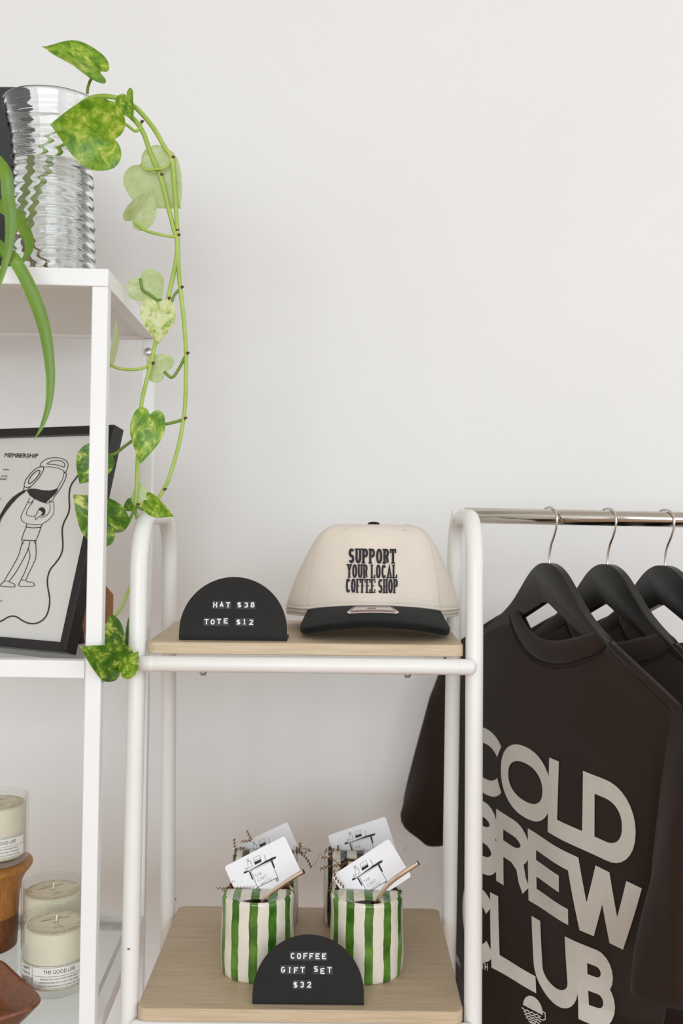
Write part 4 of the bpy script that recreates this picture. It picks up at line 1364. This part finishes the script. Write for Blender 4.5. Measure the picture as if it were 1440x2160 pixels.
make_mug(BX1, BY, 'mug_black', 'black and cream striped mug mostly hidden behind a green mug away from the shirts', .03)
make_mug(BX2, BY, 'mug_black', 'black and cream striped mug with its lid showing behind the green mug near the shirts', .0)
# gift cards with the cart drawing
c0, cu, cv = Vector((200, 650)), Vector((785, -405)), Vector((255, 455))
def cuv(x, y):
    d = Vector((x, y)) - c0
    det = cu.x * cv.y - cu.y * cv.x
    return ((d.x * cv.y - d.y * cv.x) / det, (cu.x * d.y - cu.y * d.x) / det)
CL = [([(560, 680), (650, 870)], 5), ([(815, 555), (915, 740)], 5), ([(650, 870), (915, 740)], 6), ([(560, 680), (815, 555)], 3),
      ([(490, 555), (520, 541)], 4), ([(505, 575), (518, 650), (575, 630), (535, 560), (505, 575)], 3), ([(545, 570), (572, 628)], 4), ([(500, 560), (518, 560), (512, 580)], 6),
      ([(580, 530), (665, 490), (690, 565), (605, 610), (580, 530)], 3), ([(590, 562), (680, 522)], 3), ([(720, 485), (755, 550)], 5), ([(755, 550), (730, 560)], 4),
      ([(480, 655), (505, 650), (515, 670), (490, 680), (480, 655)], 4)]
for cx_, cy_ in ((908, 768), (655, 890)):
    CL.append(([(cx_ + 17 * math.cos(2 * PI * k / 12), cy_ + 17 * math.sin(2 * PI * k / 12)) for k in range(13)], 6))
    CL.append(([(cx_ - 6, cy_ - 6), (cx_ + 6, cy_ + 6)], 8))
CFILL = [[(455, 720), (470, 692), (520, 685), (600, 640), (720, 570), (830, 510), (885, 492), (875, 520), (820, 545), (700, 600), (590, 655), (530, 690), (480, 715)],
         [(528, 690), (548, 690), (595, 780), (575, 780)], [(815, 545), (835, 540), (875, 630), (860, 632)], [(597, 575), (684, 535), (690, 562), (608, 605)]]
def make_card(tl, tr, Dl, lean, label, w_m=.0875, h_m=.054, Dr=None):
    a, b = P(tl[0], tl[1], Dl), P(tr[0], tr[1], Dr or Dl)
    ex_ = (b - a).normalized()
    dn = Vector((0, -math.sin(math.radians(lean)), -math.cos(math.radians(lean))))
    dn = (dn - ex_ * dn.dot(ex_)).normalized()
    nn = ex_.cross(dn)
    if nn.y > 0:
        nn = -nn
    t = thing('gift_card', label, 'card', a, (0, 0, 0), 'white gift cards tucked into the mugs')
    rad = .0032
    pts = []
    for cx_, cy_, st in ((rad, rad, 180), (w_m - rad, rad, 270), (w_m - rad, h_m - rad, 0), (rad, h_m - rad, 90)):
        for k in range(6):
            an = math.radians(st + 90 * k / 5)
            pts.append((cx_ + rad * math.cos(an), cy_ + rad * math.sin(an)))
    obj('card_sheet', extrude_poly(pts, a, ex_, dn, nn, -.0008, 0), M['card'], t, False, True)
    f = lambda u, v: a + ex_ * (u * w_m) + dn * (v * h_m) + nn * .0003
    fp = lambda x, y: f(*cuv(x, y))
    parts = [stroke(p_, w_, fp) for p_, w_ in CL] + [fill(p_, fp) for p_ in CFILL]
    obj('cart_drawing', join(*parts), M['ink'], t, False, True)
    tx = []
    for s, uc, vb, size in (('THE', .41, .555, .062), ('CART', .445, .665, .062), ('and CO', .475, .765, .056)):
        tx.append(mapped(text_vf(s, size * .054 / .62, 'CENTER', 0, -.014), lambda x, y, uc=uc, vb=vb: a + ex_ * (uc * w_m + x) + dn * (vb * h_m - y) + nn * .0003))
    obj('cart_lettering', join(*tx), M['ink_grey'], t, False, True)
    return t
make_card((473, 1828), (604, 1761), 1.287, 12, 'white gift card with cart drawing standing in the green mug away from the shirts')
make_card((700, 1847), (824, 1766), 1.287, 12, 'white gift card with cart drawing standing in the green mug nearer the shirts')
make_card((490, 1789), (611, 1731), 1.435, 10, 'white gift card with cart drawing in the black mug away from the shirts')
make_card((691, 1762.5), (816, 1721), 1.435, 10, 'white gift card with cart drawing standing in the black mug near the shirts')
def make_straw(pts, label):
    path = catmull([P(*q) for q in pts], 8)
    t = thing('metal_straw', label, 'straw', path[0], (0, 0, 0), 'bent metal straws in the green mugs')
    obj('straw_tube', tube(path, .0031, 14, False), M['straw'], t, True, True)
    e_, d_ = path[-1], (path[-1] - path[-2]).normalized()
    obj('straw_rim', tube([e_ - d_ * .0006, e_ + d_ * .0001], [.0032, .0032], 14, False), M['straw'], t, True, True)
    return t
make_straw([(510, 1990, 1.262), (540, 1930, 1.25), (555, 1904, 1.244), (568, 1886, 1.24), (590, 1870, 1.235), (615, 1853, 1.23), (640, 1838, 1.226)], 'bent bronze coloured metal straw in the green mug away from the shirts')
make_straw([(765, 1985, 1.262), (788, 1925, 1.25), (797, 1900, 1.244), (808, 1878, 1.24), (824, 1860, 1.236), (850, 1841, 1.23), (882, 1820, 1.225)], 'bent bronze coloured metal straw in the green mug nearer the shirts')
def shred(pts, D, label, mk='crinkle', w=.0036, zig=.0021, pitch=.0044, D2=None):
    ps = [P(x, y, D + ((D2 or D) - D) * i / (len(pts) - 1)) for i, (x, y) in enumerate(pts)]
    path = catmull(ps, 24)
    L = [0]
    for a, b in zip(path, path[1:]):
        L.append(L[-1] + (b - a).length)
    n_ = max(4, int(L[-1] / (pitch / 2)))
    V, F = [], []
    for i in range(n_ + 1):
        s = L[-1] * i / n_
        k = max(j for j in range(len(L)) if L[j] <= s + 1e-9)
        k = min(k, len(path) - 2)
        q = path[k].lerp(path[k + 1], (s - L[k]) / max(1e-9, L[k + 1] - L[k]))
        d = (path[k + 1] - path[k]).normalized()
        sd = d.cross(Vector((.3, -1, .25))).normalized()
        nn = sd.cross(d)
        off = zig * (1 if i % 2 else -1)
        bb_ = (nn * .35 + sd * .94).normalized()
        ww = (nn * .94 - sd * .35).normalized()
        V.append(q + bb_ * off * .7 - ww * w / 2)
        V.append(q + bb_ * off * .7 + ww * w / 2)
    for i in range(n_):
        F.append((2 * i, 2 * i + 1, 2 * i + 3, 2 * i + 2))
    o = obj('paper_shred', (V, F), M[mk])
    md = o.modifiers.new('paper', 'SOLIDIFY')
    md.thickness = .0004
    return tag(o, label, 'paper shred', 'brown crinkle paper shreds in the gift mugs')
shred([(456, 1873), (480, 1874), (510, 1873), (538, 1870)], 1.279, 'long crinkle paper shred lying along the rim of the green mug away from the shirts')
shred([(484, 1872), (488, 1862), (497, 1858), (500, 1868)], 1.284, 'broad folded crinkle paper shred at the low card corner, green mug away from the shirts', w=.005)
shred([(544, 1874), (556, 1868), (572, 1866), (577, 1874)], 1.279, 'tightly coiled crinkle paper shred before the card, green mug away from the shirts', pitch=.003)
shred([(598, 1876), (610, 1866), (620, 1858)], 1.29, 'short crinkle paper shred under the straw of the green mug away from the shirts')
shred([(520, 1880), (545, 1874), (560, 1876)], 1.283, 'dark crinkle paper shred inside the green mug away from the shirts', 'crinkle_d')
shred([(704, 1836), (708, 1852), (718, 1864), (725, 1872)], 1.276, 'crinkle paper shred hanging over the card edge into the green mug nearer the shirts')
shred([(722, 1828), (706, 1816), (690, 1808), (677, 1811)], 1.33, 'upper crinkle paper shred reaching towards the black mug from the green mug near the shirts')
shred([(730, 1822), (710, 1826), (690, 1828), (675, 1834)], 1.33, 'lower crinkle paper shred reaching towards the black mug from the green mug near the shirts')
shred([(716, 1836), (722, 1824), (736, 1816)], 1.32, 'broad dark crinkle paper shred behind the card of the green mug nearer the shirts', 'crinkle_d', w=.004)
shred([(700, 1862), (697, 1872), (693, 1880)], 1.30, 'short dark crinkle paper shred beside the green mug nearer the shirts', 'crinkle_d')
shred([(494, 1770), (496, 1790), (500, 1806), (512, 1812)], 1.425, 'upright dark crinkle paper shred in the black mug away from the shirts', 'crinkle_d')
shred([(521, 1752), (526, 1764), (530, 1772), (508, 1776)], 1.43, 'topmost dark crinkle paper shred above the card, black mug away from the shirts', 'crinkle_d')
shred([(500, 1812), (505, 1790), (512, 1787), (512, 1800), (500, 1806)], 1.424, 'looped crinkle paper shred in the black mug away from the shirts', 'crinkle')
shred([(496, 1800), (504, 1810), (520, 1800)], 1.42, 'broad dark crinkle paper shred under the loop, black mug away from the shirts', 'crinkle_d', w=.004)
shred([(618, 1784), (632, 1790), (646, 1790), (656, 1796)], 1.43, 'crinkle paper shred crossing the card side, black mug away from the shirts', 'crinkle')
shred([(632, 1778), (634, 1786), (626, 1796)], 1.42, 'broad short crinkle paper shred against the card side, black mug away from the shirts', 'crinkle', w=.004)
shred([(630, 1796), (644, 1808), (652, 1820), (656, 1830)], 1.42, 'long drooping dark crinkle paper shred, black mug away from the shirts', 'crinkle_d')
shred([(624, 1788), (640, 1800), (648, 1794)], 1.425, 'short bent dark crinkle paper shred, black mug away from the shirts', 'crinkle_d')
shred([(684, 1796), (690, 1790), (698, 1788), (704, 1794)], 1.42, 'arched dark crinkle paper shred at the rim of the black mug near the shirts', 'crinkle_d')
shred([(712, 1784), (714, 1790), (708, 1800)], 1.42, 'broad short crinkle paper shred before the card, black mug near the shirts', 'crinkle', w=.004)
shred([(722, 1814), (736, 1812), (748, 1816)], 1.395, 'dark crinkle paper shred in the lid opening of the black mug near the shirts', 'crinkle_d')
for pts in ([(657, 1826), (668, 1818), (672, 1804), (680, 1801)],):
    shred(pts, 1.42, 'thin wiry paper strand between the two black mugs', 'crinkle_d', w=.0012, zig=.0002, pitch=.02)
shred([(849, 1796), (856, 1790), (856, 1782)], 1.43, 'thin wiry paper strand beside the card of the black mug near the shirts', 'crinkle_d', w=.001, zig=.0002, pitch=.02)

# ================================================================== HANGERS AND SHIRTS
TH = math.radians(20)
dS = Vector((math.sin(TH), -math.cos(TH), 0))      # along the hanger, towards the room
nS = Vector((-math.cos(TH), -math.sin(TH), 0))     # out of the shirt's printed side
def sp3(s, n_, z):
    return dS * s + nS * n_ + Z * z
def drape(s, z):
    """horizontal run of the cloth per metre of s: the lower body swings flatter to the room and folds back at its far side"""
    q = max(0.0, min(.63, (-.42 - z) * 3.0))
    q = q * q * (1.5 - q) / .55 if q < .3 else q - .3 + .3 * .3 * 1.2 / .55
    q = min(q, .60)
    w = max(0.0, min(1.0, (s + .165) / .05))
    w = w * w * (3 - 2 * w)
    return (.342 + .195 * q) * w + (.342 - .12 * q) * (1 - w), -.94 * (1 - q) * w - (.94 + .03 * q) * (1 - w)
TABN, TABS, TABZ = 140, .28, 80
_tab = []
for kz in range(TABZ + 1):
    zz_ = -.10 - .72 * kz / TABZ
    row = {0: (0.0, 0.0)}
    ds_ = 2 * TABS / TABN
    for sg in (1, -1):
        x_ = y_ = 0.0
        for i in range(1, TABN // 2 + 1):
            gx_, gy_ = drape(sg * (i - .5) * ds_, zz_)
            x_ += sg * ds_ * gx_
            y_ += sg * ds_ * gy_
            row[sg * i] = (x_, y_)
    _tab.append(row)
def sb3(s, n_, z):
    fz = max(0.0, min(TABZ - 1e-6, (-.10 - z) / .72 * TABZ))
    kz, tz = int(fz), fz - int(fz)
    fs = s / (2 * TABS / TABN)
    ks = max(-TABN // 2, min(TABN // 2 - 1, math.floor(fs)))
    ts = fs - ks
    def g(k):
        a, b = _tab[k][ks], _tab[k][ks + 1]
        return a[0] + (b[0] - a[0]) * ts, a[1] + (b[1] - a[1]) * ts
    a, b = g(kz), g(kz + 1)
    x_, y_ = a[0] + (b[0] - a[0]) * tz, a[1] + (b[1] - a[1]) * tz
    gx_, gy_ = drape(s, z)
    gl_ = math.hypot(gx_, gy_)
    return Vector((x_ + n_ * gy_ / gl_, y_ - n_ * gx_ / gl_, z))
def smooth(a, b, x):
    t = max(0, min(1, (x - a) / (b - a)))
    return t * t * (3 - 2 * t)
def zshoulder(s):
    return -.136 - .434 * (math.sqrt((abs(s) - .105) ** 2 + .0006) + (abs(s) - .105)) / 2
NC, NH = .020, .120                                   # neck opening: centre and half width
def zneck(s, front=False):
    q = max(0, 1 - ((s - NC) / NH) ** 2)
    return zshoulder(s) - (.105 * q ** .75 if front else .060 * q ** .7)
BWID = .272
def shirt_n(s, z, var=0):
    d = zshoulder(s) - z
    b = .003 + .026 * math.sqrt(max(0, 1 - (s / BWID) ** 2)) * smooth(-.005, .13, d)
    f = smooth(.08, .35, d)
    b += f * (.0028 * math.sin(s * 24 + 1.0 + z * 3) + .0014 * math.sin(s * 47 + z * 6 + var))
    b -= .004 * f * math.exp(-((s + .160) / .016) ** 2)
    e = min(1, (BWID - abs(s)) / .03)
    return .002 + (b - .002) * max(0, e)
HEM = -.80
def shirt_body():
    NSx, NZx = 90, 90
    V, F = [], []
    idx = {}
    for side in (1, -1):
        for i in range(NSx + 1):
            s = -BWID + 2 * BWID * i / NSx
            zt = zshoulder(s)
            if abs(s - NC) < NH:
                zt = zneck(s, side < 0)
            for j in range(NZx + 1):
                z = zt + (HEM - zt) * (j / NZx) ** 1.25
                nn = shirt_n(s, z) if side > 0 else -.8 * shirt_n(-s, z, 2)
                idx[(side, i, j)] = len(V)
                V.append(sb3(s, nn, z))
    for side in (1, -1):
        for i in range(NSx):
            for j in range(NZx):
                q = (idx[(side, i, j)], idx[(side, i + 1, j)], idx[(side, i + 1, j + 1)], idx[(side, i, j + 1)])
                F.append(q if side < 0 else q[::-1])
    for i in (0, NSx):
        for j in range(NZx):
            q = (idx[(1, i, j)], idx[(-1, i, j)], idx[(-1, i, j + 1)], idx[(1, i, j + 1)])
            F.append(q if i == 0 else q[::-1])
    for i in range(NSx):
        s0 = -BWID + 2 * BWID * i / NSx
        s1 = -BWID + 2 * BWID * (i + 1) / NSx
        if min(abs(s0 - NC), abs(s1 - NC)) >= NH - .001:
            F.append((idx[(1, i, 0)], idx[(1, i + 1, 0)], idx[(-1, i + 1, 0)], idx[(-1, i, 0)]))
    return V, F
def sleeve(sg):
    keys = [(0.0, (.255, -.2045), (.232, -.43), .012, .004), (.22, (.291, -.222), (.246, -.445), .026, .010), (.5, (.318, -.285), (.253, -.468), .034, .020), (.8, (.340, -.415), (.258, -.490), .040, .030), (1.0, (.348, -.500 if sg > 0 else -.468), (.262, -.503 if sg > 0 else -.530), .042, .034)]
    rings = []
    for k in range(25):
        t = k / 24
        for a, b in zip(keys, keys[1:]):
            if t <= b[0] + 1e-9:
                q = (t - a[0]) / (b[0] - a[0])
                O = Vector(a[1]).lerp(Vector(b[1]), q)
                I = Vector(a[2]).lerp(Vector(b[2]), q)
                th = a[3] + (b[3] - a[3]) * q
                c = a[4] + (b[4] - a[4]) * q
                break
        ring = []
        for m in range(36):
            an = 2 * PI * m / 36
            h = (O - I) / 2
            cc = (O + I) / 2
            pq = cc + h * math.copysign(abs(math.cos(an)) ** .85, math.cos(an))
            wedge = (1 - t) * .5 * (1 - math.cos(an)) + t
            nn = c * (t ** .3) + th * math.sin(an) * wedge + .004 * math.sin(5 * an + 6 * t) * t
            ring.append(sp3(sg * pq.x, nn, pq.y))
        rings.append(ring)
    V = [p_ for r in rings for p_ in r]
    F = [(i * 36 + m, i * 36 + (m + 1) % 36, (i + 1) * 36 + (m + 1) % 36, (i + 1) * 36 + m) for i in range(24) for m in range(36)]
    return V, F
def collar():
    V, F = [], []
    n_ = 30
    rows = 6
    loop = []
    for side in (1, -1):
        for i in range(n_ + (0)):
            q = (-1 + 2 * i / n_) if side > 0 else (1 - 2 * i / n_)
            loop.append((side, q))
    for side, q in loop:
        s = NC + NH * q
        zl = zneck(s, side < 0)
        nl = shirt_n(s, zl) if side > 0 else -.8 * shirt_n(s, zl, 2)
        s2 = NC + (NH - .022) * q
        e = max(0, 1 - q * q)
        z2 = zl + .010 + .020 * e ** .5
        n2 = (.016 * e ** .6 + .001) * (1 if side > 0 else -1)
        for r in range(rows):
            t = r / (rows - 1)
            bulge = .0028 * math.sin(PI * t)
            V.append(sp3(s + (s2 - s) * t, nl + (n2 - nl) * t + bulge * side + .0012 * side * (1 - t), zl + (z2 - zl) * t))
    m = len(loop)
    for i in range(m):
        for r in range(rows - 1):
            a, b = i * rows + r, ((i + 1) % m) * rows + r
            F.append((a, b, b + 1, a + 1))
    return V, F
def print_pt(s, z, off=.0016):
    return sb3(s, shirt_n(s, z) + off, z)
def to_px(p):
    u, v = p.x / p.y * FPX, (EYE - p.z) / p.y * FPX
    return 720 + u * c_ - v * s_, 1080 + u * s_ + v * c_
def s_of(px, z, o):
    lo_, hi_ = -.268, .268
    for _ in range(40):
        m_ = (lo_ + hi_) / 2
        if to_px(o + print_pt(m_, z))[0] < px:
            lo_ = m_
        else:
            hi_ = m_
    return (lo_ + hi_) / 2
ROWS = [('COLD', -.3145, .0960, 0.0, ((983, 1067), (1056, 1162), (1156, 1229), (1228, 1340))),
        ('BREW', -.4225, .0960, 0.0, ((985, 1052), (1046, 1118), (1113, 1197), (1190, 1351))),
        ('CLUB', -.5370, .1000, .8, ((975, 1047), (1034, 1126), (1124, 1216), (1215, 1296)))]
def make_shirt(origin, label, printed):
    t = thing('t_shirt', label, 't-shirt', origin, (0, 0, 0), 'charcoal brown t-shirts hanging from the rod')
    o = obj('shirt_body', shirt_body(), M['shirt'], t, True, angle=1.3)
    for sg in (-1, 1):
        so = obj('sleeve', sleeve(sg), M['shirt'], t, True)
        md = so.modifiers.new('cloth', 'SOLIDIFY')
        md.thickness = .0015
    c = obj('collar', collar(), M['rib'], t, True)
    md = c.modifiers.new('rib', 'SOLIDIFY')
    md.thickness = .0022
    pts = [sp3(s, shirt_n(s, zneck(s)) + .0016, zneck(s) - .001) for s in [NC - NH + .002 + (2 * NH - .004) * k / 30 for k in range(31)]]
    obj('collar_seam', tube(pts, .0009, 5), M['seam'], t, True)
    pts = [sp3(s, shirt_n(s, zneck(s) - .006) + .0006, zneck(s) - .006) for s in [NC - NH + .006 + (2 * NH - .012) * k / 30 for k in range(31)]]
    obj('collar_stitching', tube(pts, .0004, 5), M['seam'], t, True)
    for sg in (-1, 1):
        pts = [sp3(sg * s, shirt_n(sg * s, zshoulder(s) - .012) + .0002, zshoulder(s) - .012) for s in [(.142 if sg > 0 else .105) + .115 * k / 14 for k in range(15)]]
        obj('shoulder_seam', tube(pts, .0006, 5), M['seam'], t, True)
    if printed:
        for word, top, h, skew, boxes in ROWS:
            for ch, (x0, x1) in zip(word, boxes):
                x0, x1 = s_of(x0, top - h / 2, Vector(origin)), s_of(x1, top - h / 2, Vector(origin))
                f = lambda a, b, top=top, h=h, k_=skew: print_pt(a, top - (h - b) * (1 + k_ * a))
                sw = .0222
                obj('print_letter', letter(ch, x0, 0, x1 - x0, h, sw, f, .004), M['shirt_ink'], t, False)
        # cup emblem: dome over waves with a handle
        cz, r = -.662, .0185
        cs = s_of(1123, cz, Vector(origin))
        f = lambda a, b: print_pt(cs + a * 1.35, cz + b)
        tl = -.12
        em = [fill([(r * math.cos(a), r * math.sin(a)) for a in [tl + (PI - .02) * k / 20 + .12 - .06 for k in range(21)]], f)]
        for k in range(5):
            y0 = -.0038 - k * .0033
            hw = math.sqrt(max(1e-6, r * r - y0 * y0))
            em.append(stroke([(-hw + 2 * hw * i / 24 - (.003 if k == 0 else 0), y0 + .0008 * math.sin(i * 1.05)) for i in range(25)], .0016, f))
        em.append(stroke([(r * .95, .004), (r * 1.22, .003), (r * 1.25, -.005), (r * .98, -.008)], .0016, f))
        obj('cup_emblem', join(*em), M['shirt_ink'], t, False)
        w1 = mapped(text_vf('SEE Y', .0135, 'LEFT', 0, .02, .9), lambda x, y, q=s_of(961, -.65, Vector(origin)): print_pt(q + x * 1.2, -.670 + y))
        w2 = mapped(text_vf('TH', .0125, 'LEFT', 0, .02, .8), lambda x, y, q=s_of(1013, -.65, Vector(origin)): print_pt(q + x, -.634 + y))
        obj('small_print', join(w1, w2), M['shirt_ink'], t, False)
    return t
TOPO = [(p_.x, p_.y) for p_ in catmull([Vector(q_ + (0,)) for q_ in [(0, -.066), (.012, -.0668), (.024, -.0705), (.036, -.0770), (.048, -.0865), (.0675, -.105), (.088, -.124), (.112, -.1405), (.138, -.155), (.17, -.173), (.2, -.188), (.214, -.197), (.219, -.204)]], 4)]
BOTO = [(.216, -.210), (.206, -.2130), (.17, -.199), (.134, -.180), (.0976, -.160), (.0675, -.1465), (.03, -.130), (.006, -.1195)]
def make_hanger(origin, label):
    t = thing('clothes_hanger', label, 'hanger', origin, (0, 0, 0), 'black hangers on the steel rod')
    out = TOPO + BOTO
    full = out + [(-s, z) for s, z in reversed(out) if s > 0]
    n_ = len(full)
    V, F = [], []
    lay = ((-.0062, .0018), (-.0050, .0), (.0050, .0), (.0062, .0018))
    for nn, ins in lay:
        for k, (s, z) in enumerate(full):
            top = k < len(TOPO) or k > n_ - len(TOPO)
            V.append(sp3(s, nn * (1 + .25 * abs(s) / .22) - .02 * (s * s) / .22, z - (ins if top else -ins)))
    for l in range(3):
        for k in range(n_):
            k2 = (k + 1) % n_
            F.append((l * n_ + k, l * n_ + k2, (l + 1) * n_ + k2, (l + 1) * n_ + k))
    for l in (0, 3):                       # caps as strips between the top and bottom outline
        m = len(TOPO)
        def at(lst, u):
            f_ = u * (len(lst) - 1)
            i = min(int(f_), len(lst) - 2)
            return lst[i], lst[i + 1], f_ - i
        idx = list(range(n_))
        F.append(tuple(l * n_ + k for k in (idx if l == 3 else idx[::-1])))
    obj('hanger_arms', (V, F), M['hanger'], t, True, angle=.7)
    pts = [(-.0168, -.004), (-.0160, .003), (-.0112, .0078), (-.004, .0097), (.005, .0091), (.012, .0057), (.0168, -.001), (.0180, -.009), (.0158, -.019), (.0105, -.030), (.0045, -.040), (.0012, -.050), (0, -.060), (0, -.075)]
    obj('hook', tube(catmull([sp3(s, 0, z) for s, z in pts], 5), .0016, 10), M['steel_wire'], t, True)
    return t
names = (('black wooden hanger carrying the printed t-shirt', 'charcoal brown t-shirt with COLD BREW CLUB print, next to the oak shelves'),
         ('black wooden hanger in the middle of the three on the rod', 'charcoal brown t-shirt hanging directly behind the COLD BREW CLUB shirt'),
         ('black wooden hanger on the rod farthest from the oak shelves', 'charcoal brown t-shirt hanging farthest from the oak shelves'))
for k, (px, (hl, sl)) in enumerate(zip((1158, 1281, 1402), names)):
    u, v = uv_of(px, 1190)
    xo = u / FPX * 1.35
    org_ = Vector((xo, ROD_Y, zr(-.0008 * k)))
    make_hanger(org_, hl)
    make_shirt(org_, sl, k == 0)
